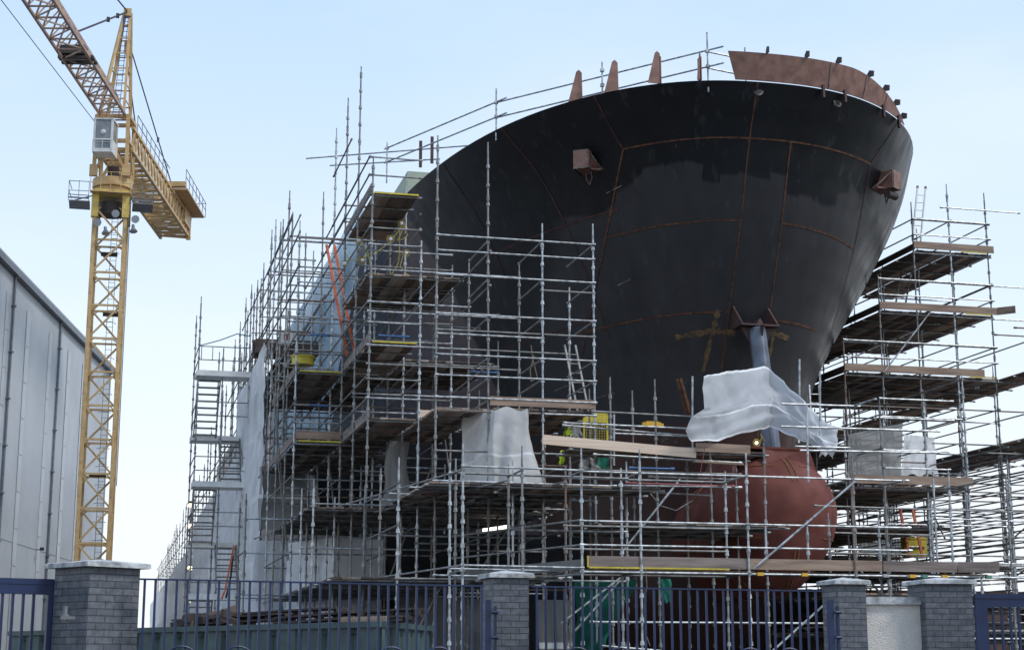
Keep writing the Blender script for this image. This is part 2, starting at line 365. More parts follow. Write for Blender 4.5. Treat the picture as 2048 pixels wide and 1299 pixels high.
rib('rust', [hp(11.35, d) for d in lin(-3.9, -.62, 26)], .05, wob=.3)
rib('rust', [hp(11.2, d) for d in lin(.62, 2.7, 18)], .06, wob=.3)
rib('rust', [Vector(hp(z, -3.73 - (15.9 - z) * .0)) for z in lin(15.9, 13.0, 18)], .06, wob=.3)
rib('rustline', [hp(z, -3.73) for z in lin(13.0, 9.0, 20)], .05)
rib('rustline', [hp(z, 3.73 + .0 * z) for z in lin(15.9, 9.2, 30)], .045)
rib('rustline', [hp(15.9 + (z - 15.9), -3.73 - (z - 15.9) * .70) for z in lin(15.9, 17.28, 10)], .05)
rib('rustline', [hp(15.9 + (z - 15.9), 3.73 + (z - 15.9) * .70) for z in lin(15.9, 17.28, 10)], .045)
for Yf in (44.94, 48.8):
    rib('rustline', [hpY(z, Yf, -1) for z in lin(17.28, 11.0 if Yf < 46 else 13.5, 24)], .05)
rib('rustline', [hpY(17.28 - (17.28 - 10) * u, 44.2 + 2.2 * u, 1) for u in lin(0, 1, 24)], .035)
rib('rustline', [hpY(14.4 - .0 * u, 42.95 + 6.5 * u, -1) for u in lin(0, 1, 26)], .05)
rib('rustline', [hpY(11.6, 45.3 + 5 * u, -1) for u in lin(0, 1, 20)], .05)
# rust and scorch stains round the prop bracket
rib('rust_y', [hp(10.85 - .12 * abs(d + .9), d) for d in lin(-1.9, -.35, 30)], .17, .009, wob=.45, name='rust_stain')
rib('rust_y', [hp(10.85 - .12 * abs(d - .8), d) for d in lin(.35, 1.4, 22)], .17, .009, wob=.45, name='rust_stain')
rib('rust_y', [hp(z, -.98 - (10.9 - z) * .12) for z in lin(11.4, 9.75, 30)], .12, .015, wob=.5, name='rust_stain')
rib('rust_y', [hp(z, .82) for z in lin(11.1, 10.2, 20)], .10, .015, wob=.5, name='rust_stain')
def hullhit(px, py):
    r = ray(px, py); r = r / r[1]; side = None; Y = 38.0
    while Y < 70:
        p = C0 + r * Y; sd2 = -1 if p[0] < XC else 1
        if abs(p[0] - XC) < hY(p[2], Y, sd2): return Vector(p - r * .02)
        Y += .01
    return None
for st_ in ([(1320, 884), (1322, 874), (1326, 873), (1326, 877), (1321, 878)], [(1327, 878), (1328, 872), (1331, 877), (1332, 871)], [(1333, 871), (1336, 875), (1338, 870)], [(1316, 881), (1330, 879), (1347, 875)], [(1324, 886), (1325, 881), (1328, 882), (1325, 884)], [(1330, 885), (1335, 885)], [(1337, 881), (1336, 885), (1340, 885), (1340, 881)], [(1345, 880), (1342, 881), (1345, 883), (1342, 885)], [(1350, 880), (1347, 881), (1350, 883), (1347, 885)], [(1355, 880), (1352, 880), (1352, 885), (1355, 885)], [(1323, 868), (1326, 866), (1328, 869)], [(1331, 866), (1335, 869), (1334, 865)], [(1298, 873), (1301, 872), (1302, 878), (1298, 880), (1298, 873)]):
    P_ = [hullhit(*q) for q in st_]
    if all(P_): b_ = MB(); b_.path(P_, .008, 4); b_.build('chalk_mark', 'pale', hull)
# bulb
bulb = MB(); NR, NS_ = 40, 34
prof = [(1.75 * (1 - math.cos(t_ * math.pi / 2 / 14)) * .86, 1.64 * math.sin(t_ * math.pi / 2 / 14)) for t_ in range(1, 15)] + [(2.2, 1.64), (3.0, 1.60), (4.0, 1.55), (5.2, 1.52), (6.6, 1.52), (8.5, 1.6)]
BY, BZ = 39.25, 5.55
def bulbp(s_, r_, ca, sa):
    if sa >= 0: x, z = r_ * 1.04 * ca, r_ * .94 * sa
    else: x, z = r_ * 1.04 * ca * (1 - .30 * sa * sa), r_ * 1.36 * sa
    return XC + x, BY + s_, BZ + z - .06 * max(0, s_ - 2.0)
for j, (s_, r_) in enumerate(prof):
    for k in range(NR):
        a = 2 * math.pi * k / NR; ca, sa = math.cos(a), math.sin(a)
        bulb.v.append(bulbp(s_, r_, ca, sa))
for j in range(len(prof) - 1):
    for k in range(NR):
        k2 = (k + 1) % NR; bulb.f.append((j * NR + k, j * NR + k2, (j + 1) * NR + k2, (j + 1) * NR + k)); bulb.m.append(0)
nc_ = len(bulb.v); bulb.v.append((XC, BY - .005, BZ))
for k in range(NR): bulb.f.append((nc_, (k + 1) % NR, k)); bulb.m.append(0)
bo = bulb.build('bulbous_bow', 'red', ship, smooth=True)
bs = MB()
def bp_(s_, a, r=None):
    for (s0, r0), (s1, r1) in zip(prof[:-1], prof[1:]):
        if s0 <= s_ <= s1: rr_ = r0 + (r1 - r0) * (s_ - s0) / (s1 - s0); break
    ca, sa = math.cos(a), math.sin(a); rr_ += .008
    return Vector(bulbp(s_, rr_, ca, sa))
ochre = mat('ochre_weld', (.22, .10, .035), .8, 0, .4)
for s_ in (1.9, 3.6):
    b_ = MB(); b_.path([bp_(s_, 2 * math.pi * k / 60) for k in range(61)], .022, 6); b_.build('weld_seam', ochre, bo)
def prR(s_):
    for (s0, r0), (s1, r1) in zip(prof[:-1], prof[1:]):
        if s0 <= s_ <= s1: return r0 + (r1 - r0) * (s_ - s0) / (s1 - s0)
    return prof[0][1]
for dx in (-.02, .13):          # doubled stem seam over the nose
    sg = [2.4 - 2.3 * k / 26 for k in range(26)]
    b_ = MB(); b_.path([bp_(x, math.pi / 2 - dx / max(.2, prR(x))) for x in sg], .02, 6); b_.build('weld_seam', ochre, bo)
    b_ = MB(); b_.path([bp_(x, -math.pi / 2 + dx / max(.2, prR(x))) for x in sg[::-1]], .02, 6); b_.build('weld_seam', ochre, bo)
for h_, k_, w_ in ((1.17, .94, .020), (-.75, 1.36, .014)):
    for sd_ in (-1, 1):
        P_ = []
        for k in range(40):
            x = .35 + 4.5 * k / 39; rr_ = prR(x); q_ = h_ / k_ / rr_
            if abs(q_) < .98: a = math.asin(q_); P_.append(bp_(x, a if sd_ > 0 else math.pi - a))
        b_ = MB(); b_.path(P_, w_, 6); b_.build('weld_seam', ochre, bo)
# pedestal on the bulb, column and bracket
pd = MB()
pd.ext([(XC - .62, 39.95, 6.75), (XC + 1.02, 40.15, 6.6), (XC + .82, 40.2, 7.25), (XC - .42, 40.2, 7.25)], (0, .05, 0))
for xx in (-1.3, -.95):
    pd.ext([(XC + xx * 1.15, 40.0, 6.45), (XC + xx, 40.25, 7.22), (XC + xx, 42.0, 7.22), (XC + xx * 1.15, 42.4, 6.45)], (.05, 0, 0))
pd.box((XC - .24, 41.15, 7.24), (2.1, 1.95, .06))
pd.build('prop_pedestal', 'red', ship)
col_ = MB(); pb, pt_ = Vector((XC - .02, 40.75, 7.24)), Vector((XC - .02, 41.5, 10.75)); col_.tube(pb, pt_, .25, 24); col_.build('prop_column', 'pipe', ship, smooth=False)
bk = MB()
bk.box((XC, 41.65, 10.85), (1.15, .75, .05)); 
for sx_ in (-1, 1):
    bk.ext([(XC + sx_ * .55, 41.28, 10.87), (XC + sx_ * .55, 42.2, 10.87), (XC + sx_ * .55, 41.95, 11.5)], (-.04 * sx_, 0, 0))
    bk.ext([(XC + sx_ * .24, 41.5, 10.82), (XC + sx_ * .52, 41.5, 10.82), (XC + sx_ * .24, 41.5, 10.35)], (0, .04, 0))
bk.ext([(XC - .02, 41.3, 10.82), (XC - .02, 41.3, 10.3), (XC - .02, 41.05, 10.82)], (.04, 0, 0))
bk.ext([(XC - .1, 41.3, 10.88), (XC + .1, 41.3, 10.88), (XC, 41.3, 11.05)], (0, .5, 0))
bk.build('prop_bracket', 'brown', ship)
# box fairlead brackets on each bow
for sd_ in (-1, 1):
    c = hp(15.85 if sd_ < 0 else 15.7, sd_ * 4.5); b_ = MB()
    out = Vector((sd_ * .55, -.83, 0)).normalized(); al = Vector((out.y, -out.x, 0)) * (1 if sd_ < 0 else -1)
    if al.x * sd_ > 0: al = -al
    w = .62
    P = lambda a, o_, z_: c + al * a * .72 + out * o_ * .62 + Vector((0, 0, z_ * .85))
    b_.ext([P(-.5 * w, .75, .22), P(.45 * w, .75, .22), P(.45 * w, .75, -.42), P(-.5 * w, .75, -.42)], out * .04)      # face plate
    for aa in (-.5 * w, .45 * w):
        b_.ext([P(aa, .78, .22), P(aa, -.1, .22), P(aa, -.55, -.42), P(aa, .78, -.42)], al * .04)
    b_.ext([P(-.5 * w, .78, -.42), P(1.1 * w, .2, -.42), P(1.1 * w, -.6, -.42), P(-.5 * w, -.6, -.42)], (0, 0, .04))
    b_.ext([P(.45 * w, .76, .2), P(1.25 * w, 0, -.4), P(.5 * w, 0, -.4)], out * -.03)
    o_ = b_.build('box_bracket', 'brown_l', ship)
    e_ = MB(); e_.path([P(-.5 * w, .8, -.42), P(.45 * w, .8, -.42), P(.45 * w, .8, .22)], .018); e_.path([P(.45 * w, .8, .2), P(1.2 * w, .1, -.4)], .018)
    e_.build('weld_bead', 'pale', o_)
    h_ = MB(); h_.path([P(.1, .35, -.45), P(.12, .35, -.75), P(.25, .35, -.95), P(.35, .35, -.7), P(.3, .35, -.45)], .022, 6); h_.build('hanging_shackle', 'brown', o_)
    if sd_ > 0:
        r_ = MB(); r_.tube(P(0, .78, -.1), P(0, .2, -.1), .17, 18); r_.tube(P(-.3, .5, -.62), P(.4, .5, -.62), .11, 14); r_.build('roller', 'crane_dark', o_)
scp = MB()
for z, d0, d1 in ((9.9, -4.1, -3.75), (9.35, -3.7, -3.0), (12.4, -3.3, -3.05), (14.9, -3.9, -3.6)):
    ribbon(scp, [hp(z + .1 * i / 6, d0 + (d1 - d0) * i / 6) for i in range(7)], .025, .014)
scp.build('scratch', 'pale', hull)
# bulwark plate above the rim
bw = MB(); n = 60; bot, top = [], []
ds = lin(-1.25, 5.1, n)
for i, d in enumerate(ds):
    u = i / (n - 1); p = hp(17.3, d); nx = Vector((d * .22, -1, 0)).normalized()
    h = .76 * (1 - max(0, (u - .55) / .45) ** 1.5 * .93); bot.append(p + Vector((0, 0, .03)) + nx * .02); top.append(p + nx * (.30 * h) + Vector((-.22 * (1 - u) ** 3, 0, h)))
th = Vector((0, .03, 0))
for i in range(n - 1):
    bw.quad([bot[i], bot[i + 1], top[i + 1], top[i]]); bw.quad([bot[i] + th, top[i] + th, top[i + 1] + th, bot[i + 1] + th]); bw.quad([top[i], top[i + 1], top[i + 1] + th, top[i] + th])
bw.quad([bot[0], top[0], top[0] + th, bot[0] + th])
bwo = bw.build('bulwark_plate', 'brown_l', ship, smooth=False)
js = MB()
for i in (26, 38): js.tube(bot[i] + Vector((0, -.015, 0)), top[i] + Vector((0, -.015, 0)), .012, 5)
js.tube(bot[47], top[47], .02, 5); js.build('plate_joint', 'pale', bwo)
for i, onrim in ((9, 0), (19, 0), (28, 0), (39, 0), (46, 0), (52, 0), (57, 0), (24, 1), (31, 1), (46, 1), (54, 1)):
    b_ = MB(); c = (bot[i] if onrim else top[i]); nx = Vector((ds[i] * .22, -1, 0)).normalized()
    if onrim: b_.box(c + nx * .05 + Vector((0, 0, -.12)), (.06, .12, .38), m=0)
    else:
        a = nx * .12
        b_.ext([c + a * -.6, c + a * .9, c + a * 1.0 + Vector((.0, 0, .16)), c + Vector((0, 0, .2)), c + a * -.8 + Vector((0, 0, .08))], (.035, 0, 0))
    b_.build('lifting_lug', 'crane_dark' if not onrim else 'brown', bwo)
for d, s_ in ((-.55, .13), (1.95, .15)):
    b_ = MB(); c = hp(17.08, d); nx = Vector((d * .2, -1, .1)).normalized(); b_.tube(c + nx * -.08, c + nx * .0, s_, 16); b_.tube(c + nx * -.02, c + nx * .02, s_ * .6, 12, m=1); b_.build('capped_opening', ['pale', 'crane_dark'], ship)
# upright plates along the port rim
for (px, py, h, w) in ((1150, 205, 1.0, .40), (1222, 186, 1.0, .40), (1308, 166, .95, .36), (1398, 159, .8, .12)):
    p = atz(px, py, 17.3); b_ = MB()
    b_.ext([p + Vector((-w * .5, 0, 0)), p + Vector((w * .55, 0, 0)), p + Vector((w * .5, 0, h * .93)), p + Vector((w * .3, 0, h)), p + Vector((w * .1, 0, h * .93))], (.02, .03, 0))
    if w < .38: b_.box(p + Vector((w * .55, .1, h * .42)), (.05, .2, h * .84))
    b_.build('rim_stay_plate', 'brown_l', ship)
for (px, y0, y1) in ((842, 282, 330), (865, 290, 322)):
    p = atz(px, y1, 17.3); b_ = MB(); b_.box(p + Vector((0, .1, .4)), (.10, .03, .9)); b_.build('rim_stay_plate', 'brown', ship)
# deckhouse blocks beyond the rim
d_ = MB(); d_.box((13.4, 63.5, 18.55), (5.2, 7, 3.8)); dk = d_.build('deckhouse', 'blockgreen', ship)
b_ = MB(); b_.box((12.6, 72, 18.2), (5.6, 5.6, 4.2)); b_.build('deckhouse', 'blockgrey', ship)
b_ = MB()
for i in range(4): b_.box((10.78, 61.3 + i * 1.5, 18.3), (.05, .5, .5))
b_.build('porthole_panel', 'blockgrey', dk)
# deck guard rail of tubes
gr = thing('guard_rail', 'temporary tube guard rail clamped round the port deck edge of the bow', 'guard rail', (12, 43, 17.3))
def rimp(px, py, z=17.3, inn=.15): p = atz(px, py, z); return p + Vector((inn, inn, 0))
posts = [rimp(766, 345), rimp(985, 258), rimp(1198, 196), rimp(1410, 159)]
hts = [1.1, 1.35, 1.15, 1.45]
for p, h in zip(posts, hts):
    b_ = MB(); b_.tube(p - Vector((0, 0, .3)), p + Vector((0, 0, h)), .026)
    for zz in (.45, .9): b_.box(p + Vector((0, 0, zz)), (.10, .10, .09))
    b_.build('post', 'steel', gr)
def tube1(name, par, p, q, m='steel', r=.025): b_ = MB(); b_.tube(p, q, r); return b_.build(name, m, par)
U = Vector((0, 0, 1))
for zz in (.42, .90):
    for a, c in ((0, 1), (1, 3)):
        e = (posts[c] - posts[a]).normalized() * .5; tube1('rail', gr, posts[a] + U * zz - e * .3, posts[c] + U * (zz + .02) + e)
    tube1('rail', gr, posts[3] + U * (zz - .02), posts[3] + Vector((1.6, .1, zz - .15)))
tube1('rail', gr, aty(612, 317, 52), aty(965, 289, 50)); tube1('rail', gr, aty(660, 331, 52), aty(880, 318, 50))
pp = rimp(1541, 95, 17.3); tube1('post', gr, Vector((17.0, 40.6, 17.4)), Vector((17.0, 40.6, 18.75)))
# ================================================================= SCAFFOLDING
M['steel_rusty'] = mat('rust_stained_steel', (.22, .13, .09), .7, .2, .5, 5, col2=(.26, .25, .24))
STL = ['steel'] * 6 + ['steel_old'] * 5 + ['steel_rusty']
def standard(x, y, z0, z1, par, m='steel', ox=0):
    b_ = MB(); lx, ly = random.uniform(-.004, .004), random.uniform(-.004, .004)
    f = lambda z: Vector((x + lx * (z - z0), y + ly * (z - z0), z))
    b_.tube(f(z0), f(z1 - .25), .025, 8); b_.tube(f(z1 - .25), f(z1), .019, 6)
    z = math.ceil(z0 / .5) * .5 + ox
    while z < z1 - .3:
        b_.tube(f(z - .03), f(z + .06), .050, 8, r2=.040); z += .5
    z = 2.3 + (hash((round(x, 1), round(y, 1))) % 5) * .4
    while z < z1 - .3:
        if z > z0 + .2: b_.tube(f(z), f(z + .16), .037, 8)
        z += 2.0
    return b_
class Scaf:
    def __init__(s, name, label, loc):
        s.root = thing(name, label, 'scaffolding', loc); s.wx = lambda x: x; s.st = []; s.lg = []; s.loc = Vector(loc)
    def std(s, x, y, z0, z1, m=None):
        x = s.wx(x)
        if z1 - z0 > .5: s.st.append((standard(x, y, z0, z1, s.root), m or random.choice(STL), Vector((x, y, 0)).length))
    def led(s, p, q, m=None, r=.023, name='ledger'):
        p, q = Vector(p), Vector(q); p.x = s.wx(p.x); q.x = s.wx(q.x); b_ = MB(); b_.tube(p, q, r, 8)
        for e in (p, q):
            d = (q - p).normalized(); w = d * .045; b_.tube(e - w, e + w, .034, 6)
        s.lg.append((b_, m or random.choice(STL), ((p + q) / 2).length))
    def deck(s, x0, x1, y0, y1, z, along='y', th=.05, transoms=True, edge=None):
        x0, x1 = s.wx(x0), s.wx(x1); wx, s.wx = s.wx, (lambda v: v); b_ = MB(); w = .235
        n = max(1, round(((x1 - x0) if along == 'y' else (y1 - y0)) / w)); w = ((x1 - x0) if along == 'y' else (y1 - y0)) / n
        for i in range(n):
            a0 = (x0 if along == 'y' else y0) + i * w; L0, L1 = (y0, y1) if along == 'y' else (x0, x1); p = L0
            while p < L1 - .05:
                q = min(L1, p + random.choice((2.4, 3.0, 3.9))); dz = random.uniform(-.008, .008); mi = random.choice((0, 0, 1, 1, 1, 2))
                cx, cy = (a0 + w / 2, (p + q) / 2) if along == 'y' else ((p + q) / 2, a0 + w / 2)
                sz = (w - .014, q - p - .01, th) if along == 'y' else (q - p - .01, w - .014, th)
                b_.box((cx, cy, z - th / 2 + dz), sz, m=mi); p = q
        b_.build('deck', ['board_a', 'board_b', 'board_c'], s.root)
        if transoms:
            y = y0 + .06
            while y < y1 + .01: s.led((x0 - .06, y, z - th - .035), (x1 + .06, y, z - th - .035), 'steel_old', name='transom'); y += 1.2
        if edge:
            e = MB(); e.box(((x0 + x1) / 2, y0 - .008, z - th / 2), (x1 - x0, .012, .045)); e.build('edge_strip', edge, s.root)
        s.wx = wx
    def toe(s, p, q, z, m='toe', h=.225):
        p, q = Vector((*p, z + h / 2)), Vector((*q, z + h / 2)); p.x = s.wx(p.x); q.x = s.wx(q.x); b_ = MB(); b_.beam(p, q, .038, h); b_.build('toe_board', m, s.root)
    def brace(s, p, q, m='steel'): b_ = MB(); b_.tube(p, q, .025); b_.build('brace', m, s.root)
    def finish(s, cap=96):
        for nm, L in (('standard', s.st), ('ledger', s.lg)):
            L.sort(key=lambda a: a[2])
            for b_, m, _ in L[:cap]: b_.build(nm, m, s.root)
            if L[cap:]:
                big = MB(); ms = ['steel', 'steel_old', 'steel_dark', 'steel_blue', 'steel_red', 'steel_green', 'steel_rusty']
                for b_, m, _ in L[cap:]:
                    o = len(big.v); big.v += b_.v; big.f += [tuple(o + i for i in f) for f in b_.f]; big.m += [ms.index(m)] * len(b_.f)
                o = big.build(nm, ms, s.root); o['kind'] = 'stuff'
NODES = [1.55, 3.57, 5.66, 7.80, 9.82, 11.85, 13.85]
# ---- A: port bow scaffold, stepped grid
A = Scaf('bow_scaffold', 'tall stepped tube scaffold with brown decks wrapping the port side of the black bow', (8, 41, 0))
A.wx = lambda x: float(np.interp(x, [4.0, 5.3, 6.6, 7.9, 9.2, 10.5, 11.8], [3.8, 5.08, 6.4, 7.74, 9.09, 10.45, 11.81]))
XA = [4.0, 5.3, 6.6, 7.9, 9.2, 10.5, 11.8]; YA = [36.2 + 2.4 * j for j in range(9)]
top = {}
for j, Y in enumerate(YA):
    for i, X in enumerate(XA):
        z = None
        if j == 0: z = 6.2 if X >= 6.6 else None
        elif j == 1: z = {7.9: 14.76, 9.2: 14.7, 10.5: 12.6, 11.8: 12.65, 6.6: 6.2}.get(X)
        elif j == 2: z = {6.6: 14.85, 7.9: 12.6, 9.2: 12.2, 10.5: 12.1, 11.8: 11.5, 5.3: 6.2}.get(X)
        elif j == 3: z = {6.6: 18.2, 7.9: 15.2, 9.2: 12.6, 10.5: 10.4, 5.3: 6.2, 11.8: 7.9}.get(X)
        elif j == 4: z = {5.3: 14.3, 6.6: 18.1, 7.9: 14.6, 9.2: 12.5, 10.5: 9.4, 4.0: 6.2, 11.8: 7.6}.get(X)
        elif j == 5: z = {5.3: 15.2, 6.6: 18.0, 7.9: 15.5, 9.2: 9.9, 10.5: 7.9, 4.0: 6.2}.get(X)
        elif j == 6: z = {5.3: 15.6, 6.6: 16.6, 7.9: 15.2, 9.2: 8.2, 10.5: 7.8}.get(X)
        elif j == 7: z = {5.3: 16.2, 6.6: 15.2, 7.9: 14.8, 9.2: 7.9}.get(X)
        elif j == 8: z = {5.3: 15.0, 6.6: 16.4, 7.9: 14.8}.get(X)
        if z: z = min(z + random.uniform(-.05, .05), maxz(X, Y)); top[(i, j)] = z; A.std(X, Y, 0, z)
def gridled(sc, XS, YS, top, levels, skip=.06, low=0):
    for j in range(len(YS)):
        i = 0
        for z in levels:
            if low and j <= 1 and z > 12.2: continue
            i = 0
            while i < len(XS) - 1:
                k = i
                while k < len(XS) - 1 and top.get((k, j), 0) > z + .05 and top.get((k + 1, j), 0) > z + .05: k += 1
                if k > i:
                    a = i
                    while a < k:
                        b_ = min(k, a + random.choice((2, 2, 3)))
                        if random.random() > skip: sc.led((XS[a], YS[j], z), (XS[b_], YS[j], z))
                        a = b_
                    i = k
                else: i += 1
    for i in range(len(XS)):
        for z in levels:
            j = 0
            while j < len(YS) - 1:
                if top.get((i, j), 0) > z + .05 and top.get((i, j + 1), 0) > z + .05:
                    k = j + 1
                    if k + 1 < len(YS) and top.get((i, k + 1), 0) > z + .05: k += 1
                    if random.random() > skip * 1.5: sc.led((XS[i], YS[j], z + .05), (XS[i], YS[k], z + .05), random.choice(('steel_old', 'steel_dark', 'steel_dark')))  # lengthwise ledgers take mostly dark steel to stand in for shade
                    j = k
                else: j += 1
lv = []
for z in NODES[1:]: lv += [z - .12, z + 1.02]
gridled(A, XA, YA, top, lv + [14.4], .36, 1)
for z in (12.11, 11.1, 10.1, 9.07, 8.55, 8.0):                        # the open face of the front bay
    A.led((7.9 if z not in (9.07,) else 7.9, 38.55, z), (11.8, 38.55, z), 'steel')
    for X in (9.2, 10.5, 11.8): A.led((X, 38.6, z), (X, 41, z), 'steel_old')
for Y, x0, x1 in ((41, 6.6, 7.9), (43.4, 6.6, 9.2), (45.8, 5.3, 6.6), (50.6, 5.3, 6.6), (53, 5.3, 6.6), (48.2, 5.3, 6.6)):
    for z in (8.3, 8.8, 10.3, 10.85, 12.4, 12.85): A.led((x0, Y - .03, z), (x1, Y - .03, z))
for Y in (41, 45.8): 
    for z in (14.3, 14.8): A.led((6.6, Y, z), (7.9, Y, z))
for z in (14.3, 14.8, 16.4): A.led((6.55, 41 if z < 15 else 44.5, z), (6.55, 48.2, z - .0), 'steel_dark')
D = A.deck
D(6.7, 7.85, 41.0, 45.8, 13.85, edge='yellow'); A.toe((6.62, 41), (6.62, 45.8), 13.85, 'toe_dark')
D(6.7, 9.15, 41.9, 46.5, 11.85)
D(6.7, 7.85, 41.0, 45.7, 9.82, edge='yellow'); D(7.95, 10.4, 43.4, 48, 9.82); D(5.4, 6.6, 45.8, 53, 9.82, edge='yellow'); D(6.7, 7.9, 45.9, 53, 9.82)
A.toe((5.35, 45.8), (5.35, 53), 9.82, 'toe_dark'); A.toe((6.65, 41), (6.65, 45.7), 9.82, 'toe_dark')
D(9.3, 11.75, 38.6, 43, 7.8); A.toe((9.2, 38.57), (11.8, 38.57), 7.84, 'toe'); D(7.95, 9.2, 38.9, 45.5, 7.8); D(6.7, 7.85, 41, 48, 7.8); D(5.4, 6.6, 45.8, 54, 7.8, edge='yellow'); D(6.7, 8.4, 48, 54, 7.8)
A.toe((5.35, 45.8), (6.6, 45.8), 7.84, 'toe'); A.toe((5.32, 45.8), (5.32, 54), 7.8, 'toe_dark'); A.toe((6.66, 41), (6.66, 45.7), 7.8, 'toe_dark')
A.toe((7.9, 41.02), (9.2, 41.02), 7.84, 'pine', .2)
D(7.3, 11.2, 36.2, 43, 5.66); D(5.4, 8, 43, 52, 5.66); D(8, 12, 43, 48, 5.66)
D(5.4, 9, 38, 52, 3.57)
for j_, (a, c) in enumerate((((6.6, 38.6, 1), (7.9, 38.6, 3.4)), ((9.2, 43.4, 6), (9.2, 45.8, 9.6)), ((7.9, 45.8, 4), (9.2, 45.8, 7.5)), ((9.2, 41, 3.6), (10.5, 41, 5.5)), ((6.6, 48.2, 6), (6.6, 50.6, 9)))): A.brace(a, c, 'steel_old')
for (x0, x1, Y, z, m) in ((6.9, 7.6, 41, 9.95, 'steel_blue'), (5.7, 6.2, 45.8, 10.85, 'steel_blue'), (9.3, 9.9, 41, 9.1, 'steel_blue'), (8.3, 9.0, 43.4, 8.3, 'steel_blue'), (5.75, 6.2, 45.8, 8.8, 'steel_blue'), (8.2, 9.0, 38.6, 5.72, 'steel_green'), (7.6, 8.7, 38.6, 5.6, 'steel_red')):
    A.led((x0, Y - .04, z), (x1, Y - .04, z), m, .026)
for X, Ya, Yb, zz_ in ((6.6, 43.4, 50, (14.4, 14.9)), (5.3, 45.8, 58, (10.9, 12.4, 12.9, 13.9, 14.4)), (5.3, 48, 66, (15.0,)), (6.6, 50, 66, (12.0, 13.0)), (7.9, 41, 50, (8.8, 9.3, 10.8, 11.3, 12.9, 13.3)), (6.6, 41, 50, (8.3, 8.9, 10.4, 10.9, 12.4, 12.9)), (5.3, 45.8, 54, (8.4, 8.9, 10.4, 6.8))):
    for z in zz_: A.led((X, Ya, z), (X, Yb, z - .0), random.choice(('steel_dark', 'steel_old', 'steel')))
for k in range(9):
    Y = 49 + 2.6 * k; A.std(5.3, Y, 8, 15.9 - .05 * k + random.uniform(-.5, .5), 'steel_old')
for Y in (50.6, 55, 58, 61): 
    for z in (12.4, 13.9, 14.9): A.led((5.3, Y, z), (7.2, Y, z))
for Y, z in ((38.6, 9.6), (41, 10.6), (41, 9.2), (43.4, 11.2), (43.4, 8.7), (45.8, 11.3), (45.8, 9.2)):
    A.led((random.choice((6.6, 7.9)), Y, z), (random.choice((9.2, 10.5)), Y, z))
A.finish()
# ---- F: low front scaffold with the long brown toe board
Fr = Scaf('front_scaffold', 'low front scaffold with long weathered toe board running before the red bulb', (13, 34, 0))
XF = [7.3, 8.6, 9.9, 11.22, 13.7, 16.25, 17.5, 19.35]; YF = [33.4, 34.7]; tf = {}
for j, Y in enumerate(YF):
    for i, X in enumerate(XF):
        if j == 0 and i == 6: continue
        z = 6.16 if (X < 17 and j == 0) else (5.9 if j == 1 and X < 15 else (6.05 if X > 19 else 5.0))
        if j == 0 and X > 19: z = 3.7
        tf[(i, j)] = z; Fr.std(X, Y, 0, z)
for Y in YF:
    for z in (5.64, 4.58, 4.07, 3.5):
        x1 = 17.6 if z > 4 else 21.5
        if Y == 33.4: Fr.led((9.9, Y, z), (13.7, Y, z), 'steel'); Fr.led((13.7, Y, z), (x1, Y, z), 'steel')
        else: Fr.led((9.9, Y, z), (13.7, Y, z), 'steel_old')
    if Y == 33.4:
        for z in (1.0, 1.65): Fr.led((10.1, Y, z + .8), (17.5, Y, z + .8), 'steel')
    Fr.led((7.3, Y, 5.68), (9.9, Y, 5.66), 'steel'); Fr.led((7.3, Y, 3.6), (9.9, Y, 3.58), 'steel')
for X in XF:
    for z in (5.64, 3.5): Fr.led((X, 33.4, z), (X, 34.7, z), 'steel_old')
for z in (5.6, 3.6): 
    Fr.led((7.3, 33.4, z), (6.0, 41.5, z), 'steel_old'); Fr.led((6.0, 41.5, z), (4.8, 54, z), 'steel_old'); Fr.led((8.6, 34.7, z - .05), (7.0, 43, z - .05), 'steel_old'); Fr.led((9.9, 34.7, z - .05), (8.3, 44, z - .05), 'steel_old')
for z in (4.6, 4.07, 3.45): Fr.led((9.9, 33.45, z), (8.2, 38.6, z), 'steel_old')
for k in range(12):
    Y = 34 + k * 1.55; x0 = 7.3 - (Y - 33.4) * .125
    Fr.led((x0, Y, 5.6), (x0 + random.uniform(2.6, 4.5), Y, 5.58), random.choice(('steel', 'steel_old', 'steel_old', 'steel_red' if k in (4, 9) else 'steel')))
    if k > 0: Fr.led((x0 + .1, Y, 3.5), (x0 + 3.2, Y, 3.48), 'steel')
for k in range(5):
    Y = 38 + k * 2.9; x0 = 7.3 - (Y - 33.4) * .125; Fr.std(x0, Y, 0, 6.0)
Fr.deck(10.0, 19.6, 33.55, 34.65, 3.57, 'x', transoms=False); Fr.deck(8.3, 9.8, 34.9, 40, 3.5)
Fr.deck(8.7, 12.2, 34.8, 36.6, 5.5)
Fr.toe((10.05, 33.44), (13.7, 33.44), 3.6, 'toe_dark', .24); Fr.toe((13.72, 33.44), (16.9, 33.44), 3.6, 'toe', .235); Fr.toe((16.93, 33.44), (18.75, 33.44), 3.6, 'toe_dark', .235); Fr.toe((18.78, 33.44), (19.65, 33.15), 3.6, 'toe_dark', .235)
Fr.toe((9.95, 33.46), (8.4, 38.2), 3.55, 'grey_plate', .22)
e = MB(); e.box((11.65, 33.40, 3.595), (3.2, .012, .035)); e.box((10.03, 33.41, 3.72), (.03, .03, .24)); e.build('edge_strip', 'yellow', Fr.root)
for X, m in ((13.95, 'amber'), (15.0, 'amber'), (17.6, 'amber'), (18.4, 'amber'), (17.9, 'steel_green'), (19.5, 'steel_green'), (16.95, 'concrete')):
    e = MB(); e.box((X, 33.37, 3.5), (.14, .07, .07)); e.build('label_band', m, Fr.root)
for px in (1533, 1617): 
    p = aty(px, 1120, 33.9); Fr.std(p.x, 33.9, 3.57, 4.75, 'steel')
